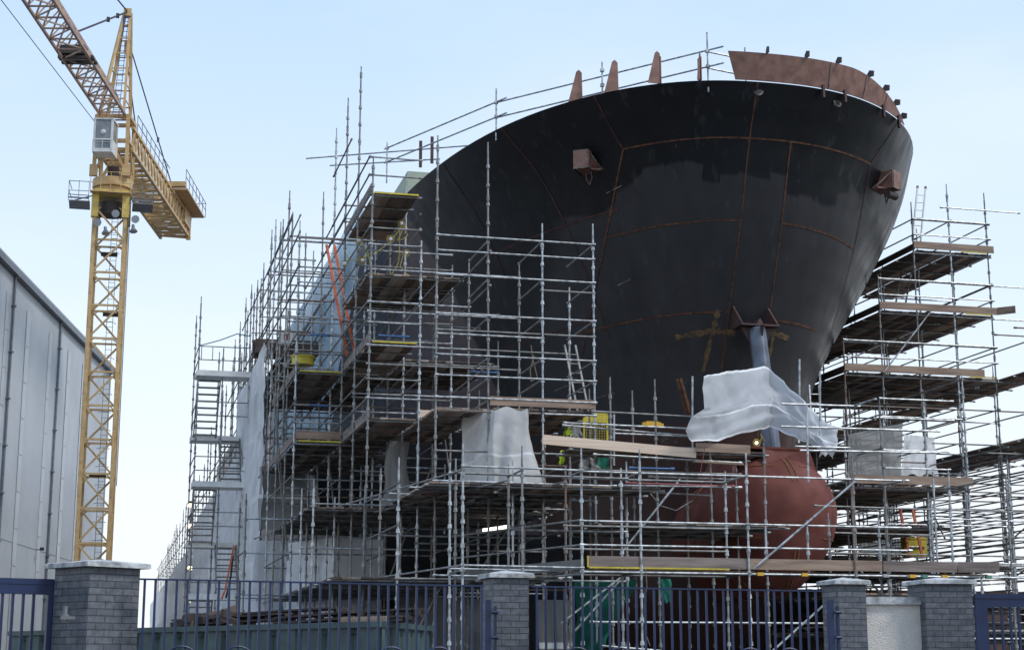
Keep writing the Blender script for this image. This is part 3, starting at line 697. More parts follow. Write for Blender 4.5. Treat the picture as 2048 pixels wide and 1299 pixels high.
Fr.led((14.55, 33.38, 3.65), (aty(1478, 1013, 33.36).x + 0, 33.36, 3.66), 'steel') if False else None
pa, pb2 = aty(1507, 1137, 33.3), aty(1710, 962, 33.3); Fr.brace(pa, pb2)
pa, pb2 = aty(1540, 1305, 33.3), aty(1652, 1205, 33.3); Fr.brace(pa, pb2)
Fr.brace(aty(1200, 1290, 34), aty(1320, 1300, 34)); Fr.brace(aty(1240, 1108, 35.5), aty(1360, 958, 35.5)); Fr.brace(aty(1122, 1245, 35), aty(1240, 1155, 37)); Fr.brace(aty(1150, 1260, 36), aty(1240, 1160, 36), 'steel')
Fr.brace(aty(1720, 1140, 34.5), aty(1765, 1190, 34.5), 'steel_old')
tp = [aty(1613, 808, 34.0), aty(1617, 965, 34.0)]; Fr.brace(tp[0], tp[1])
Fr.brace(aty(1562, 807, 34.2), aty(1720, 812, 34.2)); Fr.brace(aty(1562, 852, 34.2), aty(1880, 862, 34.2)); Fr.brace(aty(1600, 900, 34.2), aty(1880, 905, 34.2)); Fr.brace(aty(1705, 812, 34.3), aty(1752, 797, 33.2))
Fr.brace(aty(1600, 893, 34.2) if False else aty(1590, 892, 34.3), aty(1700, 895, 34.3))
for (a, b_, m) in (((1262, 935), (1345, 937), 'steel_blue'), ((1255, 965), (1466, 972), 'steel_red'), ((1240, 970), (1480, 974), 'steel')): Fr.led(aty(*a, 34.8), aty(*b_, 34.8), m)
Fr.finish()
# ---- M: working platform between the front scaffold and the stem
Mp = Scaf('bow_platform', 'mid level platform with pale new pine boards and tube rails under the bow', (15, 38, 0))
XM = [11.9, 13.1, 14.5, 15.9, 19.2]; YM = [37.6, 39.4]
for X in XM:
    for Y in YM: Mp.std(X, Y, 0, min(maxz(X, Y), 8.5 if X < 13.5 else 7.0), 'steel_old')
Mp.deck(11.0, 16.0, 37.7, 39.3, 6.78, 'x'); Mp.deck(11.5, 16.2, 37.0, 41, 4.9, 'y')
for a, b_, m, Y in (((1186, 822), (1395, 833), 'steel_old', 38.2), ((1130, 845), (1392, 857), 'steel', 37.6), ((1228, 850), (1392, 857), 'steel', 38.6), ((1128, 870 - 20), (1392, 872), 'steel', 37.7), ((1228, 866), (1392, 873), 'steel', 38.9), ((1228, 868 + 25), (1398, 896), 'steel', 37.8), ((1190, 908), (1480, 925), 'steel', 37.5), ((1186, 939), (1480, 948), 'steel_old', 37.9), ((1300, 952), (1465, 958), 'steel', 38), ((1290, 983), (1420, 990), 'steel_old', 38.5)): Mp.led(aty(*a, Y), aty(*b_, Y), m)
for (px, y0, y1, Y) in ((1228, 828, 930, 37.6), (1385, 752, 905, 37.4), (1640, 742, 900, 37.2), (1599, 718, 800, 39)):
    q, p = aty(px, y0, Y), aty(px, y1, Y); Mp.st.append((MB().tube(p, q, .026), 'steel', p.length))
b_ = MB(); b_.beam(aty(1085, 878, 37.2), aty(1392, 906, 37.2), .04, .23); b_.build('toe_board', 'pine', Mp.root, label='long pale fresh pine toe board')
b_ = MB(); b_.beam(aty(1392, 893, 37.1), aty(1500, 899, 37.1), .04, .22); b_.build('toe_board', 'toe', Mp.root)
b_ = MB(); b_.beam(aty(1388, 922, 37.3), aty(1485, 928, 37.3), .2, .05); b_.build('toe_board', 'toe', Mp.root)
b_ = MB(); b_.beam(aty(1150, 1062 - 85, 36.9), aty(1310, 1062 - 80, 36.9), .03, .05); b_.build('toe_board', 'yellow', Mp.root)
Mp.finish()
# ---- R: starboard stepped tower and lower bays
Rt = Scaf('starboard_scaffold', 'four level scaffold tower with plank decks on the right side of the hull', (25, 46, 0))
XR = [20.9, 22.2, 23.5, 24.8, 26.15, 27.5, 28.8, 30.3]; YR = [41.0, 43.4, 45.8, 48.2, 50.6, 53.0, 57.0, 61.0]
LR = [2.3, 4.35, 6.4, 8.45, 10.5, 12.55, 14.6]; tr = {}
for j, Y in enumerate(YR):
    for i, X in enumerate(XR):
        if j <= 1: z = {20.9: 8.9, 22.2: 8.9, 23.5: 9.6, 24.8: 7.2, 26.15: 6.8}.get(X)
        elif j in (2, 3): z = {22.2: 11.9, 23.5: 13.7, 24.8: 17.6 if j == 2 else 16.2, 26.15: 16.9 if j == 2 else 16.0, 27.5: 16.7 if j == 2 else 14.8, 28.8: 13.9 if j == 2 else 11.4, 30.3: 9.0}.get(X)
        else: z = {24.8: 15.0, 26.15: 15.4, 27.5: 14.3 if j < 6 else 11.5, 28.8: 11.3, 30.3: 9.4}.get(X)
        if z and not (j == 2 and X == 20.9):
            z = min(z, maxz(X, Y)); tr[(i, j)] = z; Rt.std(X, Y, 0, z)
lr = []
for z in LR: lr += [z - .1, z + 1.0]
gridled(Rt, XR, YR, tr, lr, .12)
for z0 in (10.5, 12.55, 14.6):
    x0 = {10.5: 22.2, 12.55: 23.5, 14.6: 24.8}[z0]
    for dz in (.5, 1.02): Rt.led((x0, 45.76, z0 + dz), (27.5, 45.76, z0 + dz), 'steel'); Rt.led((27.5, 45.8, z0 + dz), (27.5, 50.6, z0 + dz), 'steel_dark'); Rt.led((x0, 45.8, z0 + dz), (x0 - .1, 49.6, z0 + dz), 'steel_dark')
    Rt.deck(x0 + .1, 26.1, 45.8, 52.5, z0); Rt.deck(26.25, 27.45, 45.8, 52.5, z0)
    Rt.toe((x0 - .05, 45.72), (27.6 if z0 != 10.5 else 27.0, 45.72), z0 + .03, 'toe', .23)
    Rt.toe((x0 + .02, 45.8), (x0 + .02, 50), z0 + .02, 'board_b', .2)
    e = MB(); e.box((26.9, 45.70, z0 + .01), (.9, .012, .04)); e.build('edge_strip', 'yellow', Rt.root)
Rt.led((25.8, 45.7, 16.05), (28.6, 45.7, 16.05), 'steel')
Rt.toe((27.6, 45.72), (28.0, 45.3), 12.58, 'board_a', .24)
Rt.deck(27.6, 28.8, 43.6, 62, 10.5); Rt.deck(27.6, 28.8, 43.6, 60, 8.45)
for X, Y in ((27.6, 43.4), (28.8, 43.4), (28.8, 41)): Rt.std(X, Y, 0, 13.5)
for z in (2.2, 3.3, 4.3, 5.4, 6.4, 7.4, 11.4): Rt.led((26.1, 43.4, z), (30, 43.4, z)); Rt.led((27.6, 41, z), (27.6, 56, z + .02), 'steel_dark'); Rt.led((25.3, 41, z - .3), (28.8, 41, z - .3))
Rt.deck(24.9, 26.1, 42, 52, 3.2); Rt.deck(26.2, 28.8, 44, 58, 2.6)
Rt.deck(21, 24.8, 47.5, 60, 8.45); Rt.deck(28.9, 30.2, 46, 62, 8.45); Rt.deck(22.3, 23.4, 46, 50, 11.6)
Rt.deck(20.2, 23.3, 40.8, 47, 6.4, 'y'); Rt.deck(20, 26, 43, 52, 4.35); Rt.toe((19.9, 40.75), (23.5, 40.75), 6.43, 'toe', .24); Rt.deck(19.5, 24, 42, 50, 2.6)
for z in (6.9, 7.4, 8.3, 8.85): Rt.led((20.9, 40.95, z), (22.9 + (z > 8) * .2, 40.95, z), 'steel')
Rt.brace(aty(1858, 627, 45.4), aty(1767, 745, 45.4))
for (Y, z) in ((40, 5.0), (40.5, 4.5), (39, 5.6)): Rt.led((17.9, Y, z), (26, Y + 1, z + .05), 'steel_old')
for k in range(14):
    Y = 38 + k * 1.1; z = random.choice((3.0, 2.7, 3.2, 2.4)); Rt.led((21.0 + .0 * k, Y, z), (27 + random.uniform(0, 3), Y, z), random.choice(STL))
for X, Y0 in ((20.5, 37.5), (22.6, 37.5), (21.4, 39.3), (24.2, 39.0), (26.0, 40)): 
    Rt.std(X, Y0, 0, random.uniform(5.6, 6.6))
for z in (2.2, 3.0, 4.1, 5.2): Rt.led((20.5, 37.5, z), (26, 37.5 + .6, z), 'steel'); Rt.led((20.5, 37.5, z), (24, 43.4, z), 'steel_dark'); Rt.led((23.5, 37.9, z), (27.5, 46, z), 'steel_dark')
for X in (24.8, 26.1, 27.5, 28.9):
    for z in (2.7, 3.6, 4.9, 5.8, 7.1, 7.6): 
        if random.random() < .8: Rt.led((X, 41, z), (X, 60, z), random.choice(('steel_dark', 'steel_old')))
for k in range(7):
    Y = 41.5 + 2.9 * k
    for X in (28.6, 30.4): Rt.std(X, Y, 0, 8.3 + random.uniform(-1, 1))
    Rt.led((26.1, Y, 6.9 + (k % 2)), (31, Y, 6.9 + (k % 2))); Rt.led((24.8, Y, 4.5), (31, Y, 4.5))
Rt.deck(19.8, 23.2, 41.5, 53, 5.35); Rt.deck(20.2, 23.4, 45, 56, 4.75); Rt.deck(19.6, 25.5, 40.5, 50, 3.45); Rt.deck(19.2, 26, 38.6, 46, 2.45)
Rt.finish()
blk = thing('steel_block', 'brown painted ribbed steel ship section standing behind the far right gate', 'ship section', (30, 52, 0))
b_ = MB(); b_.box((31.5, 53, 2.1), (22, 5, 3.8)); b_.build('shell', 'brownsteel', blk)
for k in range(14): b_ = MB(); b_.box((21.2 + 1.6 * k, 50.4, 2.1), (.12, .2, 3.8)); b_.build('stiffener', 'brownsteel', blk)
# ---- P: long port side scaffold running aft
Pt = Scaf('port_side_scaffold', 'long scaffold running aft down the sheeted port side, thin poles against the sky', (5, 75, 0))
YP = [57.5 + 3.2 * k for k in range(34)]
for k, Y in enumerate(YP):
    zt = 15.2 - .12 * k if Y < 72 else (14.4 - (Y - 72) * .11 if Y < 95 else 11.9 - (Y - 95) * .028)
    zt += random.uniform(-.4, .5)
    for X in (5.05, 6.4):
        Pt.std(X, Y, 0, zt + (0 if X < 6 else -.6), 'steel_old')
for z in (3.6, 5.6, 7.8, 9.3, 10.3, 10.9, 12.3, 12.9):
    Yend = 160 if z < 10.4 else (100 if z < 11 else 72)
    Y = 54.
    while Y < Yend: 
        Pt.led((5.0, Y, z), (5.0, min(Yend, Y + 12), z), 'steel_dark'); Pt.led((6.5, Y, z), (6.5, min(Yend, Y + 12), z), 'steel_dark'); Y += 12
for k, Y in enumerate(YP[::2]): Pt.led((5.3, Y, 9.4), (6.5, Y, 9.4)); Pt.led((5.3, Y, 7.9), (6.5, Y, 7.9))
Pt.deck(5.4, 6.4, 54, 150, 7.8, transoms=False); Pt.deck(5.4, 6.4, 54, 70, 11.8, transoms=False)
Pt.finish()
# ---- stair tower
stt = thing('stair_tower', 'grey scaffold stair tower with zigzag flights against the white sheeted side', 'stair tower', (4, 60, 0))
x0, x1, y0, y1 = 3.0, 4.85, 59.2, 62.6
for X in (x0, (x0 + x1) / 2, x1):
    for Y in (y0, y1): standard(X, Y, 0, (14.8 if X == x0 else 13.4 if Y == y1 else 12.9), stt).build('standard', 'steel_old', stt)
for z in (3.9, 5.9, 7.9, 9.9, 11.95):
    b_ = MB(); yy0, yy1 = (y0 - .1, y0 + 1.0) if z in (3.9, 7.9, 11.95) else (y1 - 1.0, y1)
    b_.box(((x0 + x1) / 2, (yy0 + yy1) / 2, z), (x1 - x0 + .1, yy1 - yy0, .20), m=0); b_.build('landing', 'landing', stt)
    for dz in (.5, 1.0):
        tube1('rail', stt, (x0, y0, z + dz), (x1, y0, z + dz), 'steel_old', .02); tube1('rail', stt, (x0, y0, z + dz), (x0, y1, z + dz), 'steel_dark', .02)
    for k in range(5): tube1('baluster', stt, (x0 + .1 + k * .4, y0, z + .5), (x0 + .1 + k * .4, y0, z + 1.0), 'steel_old', .015) if z > 11 else None
for n_, (za, zb) in enumerate(((1.9, 3.9), (3.9, 5.9), (5.9, 7.9), (7.9, 9.9), (9.9, 11.95))):
    b_ = MB(); ra = n_ % 2 == 0; xs_ = ((x0 + x1) / 2 + .08, x1 - .08) if not ra else (x0 + .05, (x0 + x1) / 2 - .05)
    ya, yb = (y0 + .9, y1 - .9) if not ra else (y1 - .9, y0 + .9)
    for X in xs_: b_.beam((X, ya, za), (X, yb, zb), .04, .18)
    for k in range(9):
        u = (k + .5) / 9; b_.box(((xs_[0] + xs_[1]) / 2, ya + (yb - ya) * u, za + (zb - za) * u), (xs_[1] - xs_[0], .22, .04))
    b_.build('stair_flight', 'steel_dark' if not ra else 'steel_old', stt)
# ================================================================= SHEETING
from mathutils import noise as mn
def crump(p, f=1.7): q = Vector(p) * f; return (abs(mn.noise(q)) * 1.6 + abs(mn.noise(q * 2.3)) * .8 - .7)
def sheet(name, pts4, label, m='sheet', nu=24, nv=16, amp=.08, band=(), group=None, cat='sheeting', seed=0, sag=0.):
    rs = np.random.RandomState(seed + 5); a, b_, c, d = [Vector(p) for p in pts4]       # a bl, b br, c tr, d tl
    nrm = (b_ - a).cross(d - a).normalized(); ph = rs.rand(12) * 6.28; s = MB(); V = []
    for v in range(nv + 1):
        for u in range(nu + 1):
            fu, fv = u / nu, v / nv; p = (a * (1 - fu) + b_ * fu) * (1 - fv) + (d * (1 - fu) + c * fu) * fv
            w = 0
            for k in range(4): w += math.sin(fu * (5 + 7 * k) + ph[k] + fv * (2 + k * 2.0) * math.sin(ph[k + 4])) * .5 / (k + 1)
            w += math.sin((fu * 9 + fv * 11) + ph[8]) * .35 * abs(math.sin(fv * 6 + ph[9]))
            ed = .35 if v in (nv,) else 1
            edge_u = .35 * amp * math.sin(fv * 9 + ph[10]) * (1 if u == nu or u == 0 else 0)
            q = p + nrm * (w * amp * ed + amp * .7 * crump(p) * ed) + (b_ - a).normalized() * edge_u
            q.z += -sag * math.sin(math.pi * fu) * fv + (amp * .8 * math.sin(fu * 14 + ph[11]) if v == 0 else 0)
            V.append(q)
    s.v = [tuple(q) for q in V]
    for v in range(nv):
        mi = 1 if v in band else 0
        for u in range(nu):
            i = v * (nu + 1) + u; s.f.append((i, i + 1, i + nu + 2, i + nu + 1)); s.m.append(mi)
    o = s.build(name, [m, 'band'], None, smooth=True); tag(o, label, cat, group); return o
V3 = lambda x, y, z: Vector((x, y, z))
sheet('scaffold_sheet', [V3(4.86, 64.5, 1.0), V3(4.86, 54, 1.0), V3(4.86, 54, 12.2), V3(4.86, 64.5, 12.0)], 'white sheeting on the outer scaffold face between stair tower and front bays', nu=40, nv=44, band=(7, 15, 24, 33), amp=.13, seed=1, sag=.2)
sheet('scaffold_sheet', [V3(4.86, 95, .5), V3(4.86, 64.6, .5), V3(4.86, 64.6, 9.6), V3(4.86, 95, 9.2)], 'grey white sheeting seen behind the stair tower flights', nu=60, nv=36, band=(8, 17, 26), amp=.12, seed=2, m='sheet')
sheet('scaffold_sheet', [V3(4.84, 170, 0.5), V3(4.84, 95.1, .5), V3(4.84, 95.1, 8.3), V3(4.84, 170, 7.4)], 'pale blue white sheeting at the far stern end of the scaffold', nu=60, nv=20, band=(5, 11), amp=.1, seed=3)
sheet('scaffold_sheet', [V3(4.9, 54.2, 5.9), V3(6.65, 54.2, 5.9), V3(6.5, 54.2, 9.1 - 1.1), V3(4.9, 54.2, 8.0)], 'wrinkled grey sheet facing the camera below the 2nd left deck', m='sheet_g', nu=20, nv=16, band=(8,), seed=4, amp=.06)
sheet('scaffold_sheet', [V3(6.5, 54.0, 5.8), V3(6.95, 54.0, 5.9), V3(6.7, 54.0, 8.4), V3(6.55, 54, 8.4)], 'narrow torn corner of sheeting gathered beside the wrinkled grey sheet', m='sheet', nu=8, nv=16, seed=5, amp=.1)
sheet('scaffold_sheet', [V3(4.75, 53.5, 1.2), V3(5.85, 53.5, 1.2), V3(5.85, 53.5, 5.5), V3(4.75, 53.5, 5.5)], 'grey white sheet low behind blue fence left of the pale blue one', nu=16, nv=20, band=(12,), seed=6, amp=.07)
sheet('scaffold_sheet', [V3(5.75, 53, 1.2), V3(6.75, 49.5, 1.2), V3(6.75, 49.5, 5.35), V3(5.75, 53, 5.4)], 'pale blue angled sheet low on the scaffold, lit from behind', nu=18, nv=20, band=(11,), seed=7, amp=.09, m='sheet')
sheet('scaffold_sheet', [V3(6.75, 49.5, 1.2), V3(8.3, 49.5, 1.2), V3(8.3, 49.5, 5.3), V3(6.75, 49.5, 5.35)], 'smooth pale grey square sheet low on the scaffold left of the dark gap', nu=18, nv=20, band=(11,), seed=8, amp=.05, m=M['sheet'] if False else 'sheet')
sheet('scaffold_sheet', [V3(7.2, 43.2, 5.7), V3(7.9, 43.2, 5.75), V3(7.9, 43.2, 7.5), V3(7.35, 43.2, 7.5)], 'narrow white sheet hanging in folds beneath the middle deck', nu=14, nv=20, seed=9, amp=.09, m='sheet_g')
sheet('scaffold_sheet', [V3(7.3, 41.5, .2), V3(10.2, 41.5, .2), V3(10.2, 41.5, 3.2), V3(7.3, 41.5, 3.3)], 'dusty dark grey sheet behind blue fence beside the middle brick pillar', nu=24, nv=20, band=(9,), seed=10, amp=.06, m='sheet_d')
sheet('scaffold_sheet', [V3(10.3, 38.5, .2), V3(11.0, 38.5, .2), V3(11.1, 38.5, 3.1), V3(10.3, 38.5, 3.1)], 'grey sheet strip just right of the middle brick pillar', nu=10, nv=20, band=(12,), seed=11, amp=.08, m='sheet_g')
sheet('hull_sheet', [V3(8.3, 84, 9.0), V3(8.3, 63, 9.0), V3(8.3, 55.5, 17.9), V3(8.1, 84, 17.2)], 'pale blue plastic sheeting draped on the upper port hull side', m='sheet_b', nu=40, nv=30, amp=.22, seed=12, cat='sheeting')
sheet('added_dark_sheet', [V3(8.35, 49.6, .1), V3(14.5, 47.5, .1), V3(14.5, 47.5, 5.4), V3(8.35, 49.6, 5.5)], 'black sheet added to darken the space under the hull behind the poles', m='shade', nu=20, nv=10, seed=40, amp=.1)  # added black sheet, keeps the open space under the hull dark
sheet('added_dark_sheet', [V3(6.6, 55, 5.8), V3(12, 52, 5.8), V3(12, 52, 9.2), V3(6.6, 55, 9.2)], 'added dark sheet standing in for shade behind the left decks above the wrinkled grey sheet', m='shade', nu=20, nv=10, seed=41, amp=.1)  # another added sheet, darkens the space behind the left decks
# white wrapped bay
def wrap(label, pts, z1, z0, m, seed, flare=.0, amp=.06, ragged=.15):
    s = MB(); n_ = len(pts); nv = 36; rs = np.random.RandomState(seed); ph = rs.rand(8) * 6.28; P = []
    for k in range(n_ - 1):
        for t_ in range(22): P.append((Vector((*pts[k], 0)).lerp(Vector((*pts[k + 1], 0)), t_ / 22)))
    P.append(Vector((*pts[-1], 0))); c = sum(P, Vector()) / len(P)
    for v in range(nv + 1):
        fv = v / nv
        for i, p in enumerate(P):
            o = (p - c); o.normalize(); u = i / (len(P) - 1)
            w = amp * (math.sin(u * 21 + ph[0]) * .6 + math.sin(u * 43 + fv * 3 + ph[1]) * .35 + math.sin(fv * 8 + u * 9 + ph[2]) * .5) * (.3 + fv)
            fl = .45 * fv * fv if u > .66 else 0
            q = p + o * (w + flare * fv + amp * .5 * crump(p + U * (z1 + (z0 - z1) * fv), 1.8) - amp * .6 * abs(math.sin(u * 16 + fv * 2.5))) + Vector((fl, 0, 0)); q.z = z1 + (z0 - z1) * fv + (ragged * math.sin(u * 17 + ph[3]) * fv) - .05 * math.sin(u * 25 + ph[4]) * (1 - fv)
            s.v.append(tuple(q))
    L = len(P)
    for v in range(nv):
        for i in range(L - 1):
            a = v * L + i; s.f.append((a, a + 1, a + L + 1, a + L)); s.m.append(1 if v == 19 else 0)
    o = s.build('wrapped_sheet', [m, 'band'], None, smooth=True); return tag(o, label, 'sheeting')
wrap('white plastic sheet wrapped round a scaffold bay below the front deck', [(8.72, 40.2), (9.1, 38.32), (10.02, 38.32), (10.2, 39.2)], 7.74, 5.62, 'sheet_w', 3, .05, .07, .10)
# tarp over the prop column, draped from a ridge
tp_ = MB(); rowsT = [
 [(1358 + 50, 752), (1450, 745), (1500, 735), (1535, 736), (1570, 762), (1610, 800), (1640, 830), (1672, 852)],
 [(1405, 775), (1450, 775), (1500, 768), (1540, 765), (1575, 790), (1612, 822), (1640, 845), (1675, 860)],
 [(1410, 815), (1455, 812), (1500, 800), (1545, 795), (1580, 815), (1615, 842), (1645, 862), (1675, 875)],
 [(1380, 838), (1440, 832), (1500, 815), (1545, 808), (1585, 830), (1618, 855), (1645, 880), (1672, 895)],
 [(1372, 860), (1435, 855), (1500, 838), (1545, 830), (1585, 850), (1620, 872), (1648, 893), (1670, 905)],
 [(1385, 880), (1435, 884), (1500, 862), (1540, 852), (1580, 870), (1618, 880), (1648, 900), (1668, 915)]]
dep = [[37.2, 38.2, 39.4, 39.9, 39.2, 38.2, 37.6, 37.4], [37.0, 37.8, 39.0, 39.6, 38.9, 37.9, 37.4, 37.2], [36.9, 37.5, 38.5, 39.2, 38.5, 37.6, 37.2, 37.1], [36.7, 37.2, 38.1, 38.8, 38.2, 37.4, 37.0, 37.0], [36.7, 37.1, 37.9, 38.7, 38.1, 37.3, 36.9, 36.9], [36.8, 37.1, 37.9, 38.7, 38.0, 37.4, 36.9, 36.9]]
ctrl = [[aty(px, py, dep[r][c]) for c, (px, py) in enumerate(rw)] for r, rw in enumerate(rowsT)]
NU, NV = 110, 70
def bil(u, v):
    x = u * 7; i = min(6, int(x)); fx = x - i; y = v * 5; j = min(4, int(y)); fy = y - j
    fx = fx * fx * (3 - 2 * fx) * .4 + fx * .6
    return (ctrl[j][i] * (1 - fx) + ctrl[j][i + 1] * fx) * (1 - fy) + (ctrl[j + 1][i] * (1 - fx) + ctrl[j + 1][i + 1] * fx) * fy
for v in range(NV + 1):
    for u in range(NU + 1):
        p = bil(u / NU, v / NV); fu, fv = u / NU, v / NV
        w = .05 * math.sin(fu * 19 + fv * 4) + .035 * math.sin(fu * 37 - fv * 9 + 1) + .05 * math.sin(fv * 13 + fu * 6) + .03 * math.sin(fv * 25 + fu * 15)
        w = w * .75 + .05 * mn.noise(Vector((p.x * 2.6 + p.z * 1.2, p.y * 2, p.z * 1.1))) + .022 * mn.noise(Vector((p.x * 6 - p.z * 3, p.y * 3, p.z * 4))) - .03 * abs(math.sin(fu * 23 + 5 * fv + 2 * mn.noise(p)))
        tp_.v.append(tuple(p + Vector((0, -w, w * .4))))
for v in range(NV):
    for u in range(NU):
        i = v * (NU + 1) + u; tp_.f.append((i, i + 1, i + NU + 2, i + NU + 1)); tp_.m.append(1 if v in (0, 1, 39, 40, NV - 2, NV - 1) else 0)
tag(tp_.build('tarpaulin', ['tarp', 'band'], None, smooth=True), 'white reinforced tarpaulin draped over the steel column above the red bulb', 'tarpaulin')
# starboard sheets
def pq(*a): return [aty(px, py, Y) for (px, py, Y) in a]
sheet('scaffold_sheet', pq((1697, 960, 42.5), (1803, 952, 42.5), (1808, 845, 42.5), (1697, 868, 42.5)), 'big beige grey sheet above the right lower deck, beside the red bulb', m='sheet_g', nu=20, nv=16, seed=20, amp=.05)
sheet('scaffold_sheet', pq((1800, 950, 43.5), (1875, 950, 46), (1872, 875, 46), (1808, 868, 43.5)), 'smaller whitish sheet right of the big beige grey one', m='sheet', nu=16, nv=12, seed=21, amp=.06)
sheet('scaffold_sheet', pq((1640, 912, 38.5), (1668, 905, 38.5), (1672, 860, 38.5), (1640, 870, 38.5)), 'hanging tail of white sheeting above the right top of the red bulb', m='sheet_w', nu=8, nv=12, seed=22, amp=.05)
sheet('scaffold_sheet', pq((1715, 1110, 50), (1868, 1115, 52), (1868, 1050, 52), (1715, 1050, 50)), 'whitish sheet low on the right, behind the orange ladder', m='sheet_g', nu=20, nv=12, seed=23, amp=.06)
sheet('green_tarpaulin', pq((1145, 1330, 40), (1180, 1330, 38), (1272, 1158, 38.5), (1150, 1160, 40)), 'dark green tarpaulin stretched diagonally behind the blue fence', m='green_net', nu=20, nv=20, seed=24, amp=.14, cat='tarpaulin')
sheet('green_tarpaulin', pq((1322, 1203, 36.4), (1342, 1203, 36.4), (1342, 1157, 36.4), (1320, 1157, 36.4)), 'small bright green cloth hanging below the front deck', m='green_net', nu=8, nv=10, seed=25, amp=.05, cat='tarpaulin')
sheet('green_tarpaulin', pq((1192, 938, 41), (1218, 938, 41), (1216, 914, 41), (1196, 914, 41)), 'patch of green tarpaulin below the pale pine board', m='green_net', nu=6, nv=6, seed=26, amp=.04, cat='tarpaulin')
sheet('grey_tarpaulin', pq((1155, 940, 40.6), (1205, 940, 40.6), (1182, 914, 40.6), (1165, 914, 40.6)), 'grey cone shaped cover below the pale pine board', m='sheet_g', nu=10, nv=8, seed=27, amp=.05, cat='tarpaulin')
sheet('grey_tarpaulin', pq((1145, 874, 41.4), (1166, 874, 41.4), (1160, 845, 41.4), (1137, 845, 41.4)), 'grey cloth hanging beside the yellow mesh gate', m='sheet_g', nu=8, nv=8, seed=28, amp=.04, cat='tarpaulin')
sheet('hi_vis_jacket', pq((1124, 872, 40.5), (1146, 868, 40.5), (1142, 856, 40.5), (1133, 852, 40.5)), 'bright yellow hi-vis jacket hanging above the pale pine board', m='hivis', nu=6, nv=6, seed=29, amp=.05, cat='jacket')
sheet('hi_vis_jacket', pq((1117, 928, 40), (1128, 926, 40), (1128, 900, 40), (1120, 900, 40)), 'narrow hi-vis jacket hanging below the pale pine board', m='hivis', nu=6, nv=6, seed=30, amp=.05, cat='jacket')
# ================================================================= LADDERS
def ladder(name, label, p, q, w, m, cat='ladder', wd=(1, 0, 0), tips=None, group=None):
    p, q = Vector(p), Vector(q); t_ = thing(name, label, cat, p, group); wd = Vector(wd).normalized() * w / 2
    for s_ in (-1, 1):
        b_ = MB(); b_.beam(p + wd * s_, q + wd * s_, .075 if m == 'orange' else .045, .05, up=(0, -1, .2)); b_.build('stile', m, t_)
        if tips: b_ = MB(); b_.box(q + wd * s_, (.06, .06, .1)); b_.build('stile_cap', tips, t_)
    L = (q - p).length; n_ = int(L / .27)
    for k in range(1, n_):
        c = p.lerp(q, k / n_); b_ = MB(); b_.tube(c - wd, c + wd, .014, 6); b_.build('rung', m if m != 'orange' else 'steel', t_)
ladder('ladder', 'long orange ladder leaning against the port hull side', aty(702, 712, 46.4), aty(661, 490, 47.4), .24, 'orange')
ladder('ladder', 'aluminium ladder standing on the front deck in the open bay', aty(1166, 822, 40.2), aty(1140, 690, 40.9), .30, 'steel_old')
ladder('ladder', 'white ladder with red caps poking above the top right deck', aty(1833, 482, 47.5), aty(1843, 375, 47.8), .30, 'cab', tips='steel_red')
ladder('ladder', 'grey ladder between the two upper right decks', aty(1801, 608, 48.5), aty(1815, 535, 48.6), .36, 'steel_old')
ladder('ladder', 'orange ladder in the lower right scaffold beside yellow box', aty(1832, 1112, 44), aty(1812, 1015, 44.3), .42, 'orange')
ladder('ladder', 'steel ladder under the starboard side of the stem', aty(1633, 860, 42), aty(1628, 770, 42.3), .3, 'steel')
# ================================================================= SMALL SITE GEAR
yg = thing('mesh_gate', 'yellow framed mesh gate standing behind the pale pine board', 'gate', aty(1195, 880, 40))
P0 = lambda px, py, Y=40: aty(px, py, Y)
a, c = P0(1168, 885), P0(1214, 828)
b_ = MB(); X0, X1, Z0, Z1 = a.x, c.x, a.z, c.z
for x in (X0, X1): b_.box((x, 40, (Z0 + Z1) / 2), (.05, .04, Z1 - Z0))
for z in (Z0, Z1): b_.box(((X0 + X1) / 2, 40, z), (X1 - X0 + .05, .04, .04))
b_.box(((X0 + X1) / 2, 40, Z1 - .12), (X1 - X0, .03, .22)); b_.build('frame', 'yellow', yg)
b_ = MB()
for k in range(1, 9): b_.box((X0 + (X1 - X0) * k / 9, 40, (Z0 + Z1) / 2 - .12), (.008, .008, Z1 - Z0 - .22))
for k in range(1, 8): b_.box(((X0 + X1) / 2, 40, Z0 + (Z1 - Z0 - .24) * k / 8), (X1 - X0, .008, .008))
b_.build('mesh_panel', 'yellow', yg)
b_ = MB(); c = aty(1305, 848, 38.3); b_.box(c, (.42, .12, .10)); b_.box(c + Vector((.24, 0, -.01)), (.08, .1, .07)); b_.box(c + Vector((-.24, 0, 0)), (.05, .1, .08)); b_.box(c + V3(0, 0, .065), (.3, .06, .03)); tag(b_.build('site_transformer', 'amber', None), 'small amber yellow box hung on the rail left of the tarpaulin', 'electrical box')
b_ = MB(); c = aty(606, 722, 46.6); b_.tube(c - V3(0, 0, .12), c + V3(0, 0, .10), .33, 28); b_.tube(c + V3(0, 0, .10), c + V3(0, 0, .14), .36, 28); b_.tube(c + V3(0, 0, .14), c + V3(0, 0, .15), .30, 28, m=1); tag(b_.build('tub', ['yellow', 'crane_dark']), 'round yellow tub on the upper left deck', 'tub')
b_ = MB(); c = aty(1828, 1095, 44.5); b_.box(c, (.7, .3, .5)); b_.box(c + V3(0, -.02, .28), (.74, .3, .05)); b_.box(c + V3(0, -.17, 0), (.5, .03, .06), m=1); tag(b_.build('tool_box', ['yellow', 'crane_dark']), 'yellow tool box behind the orange ladder low on the right', 'tool box')
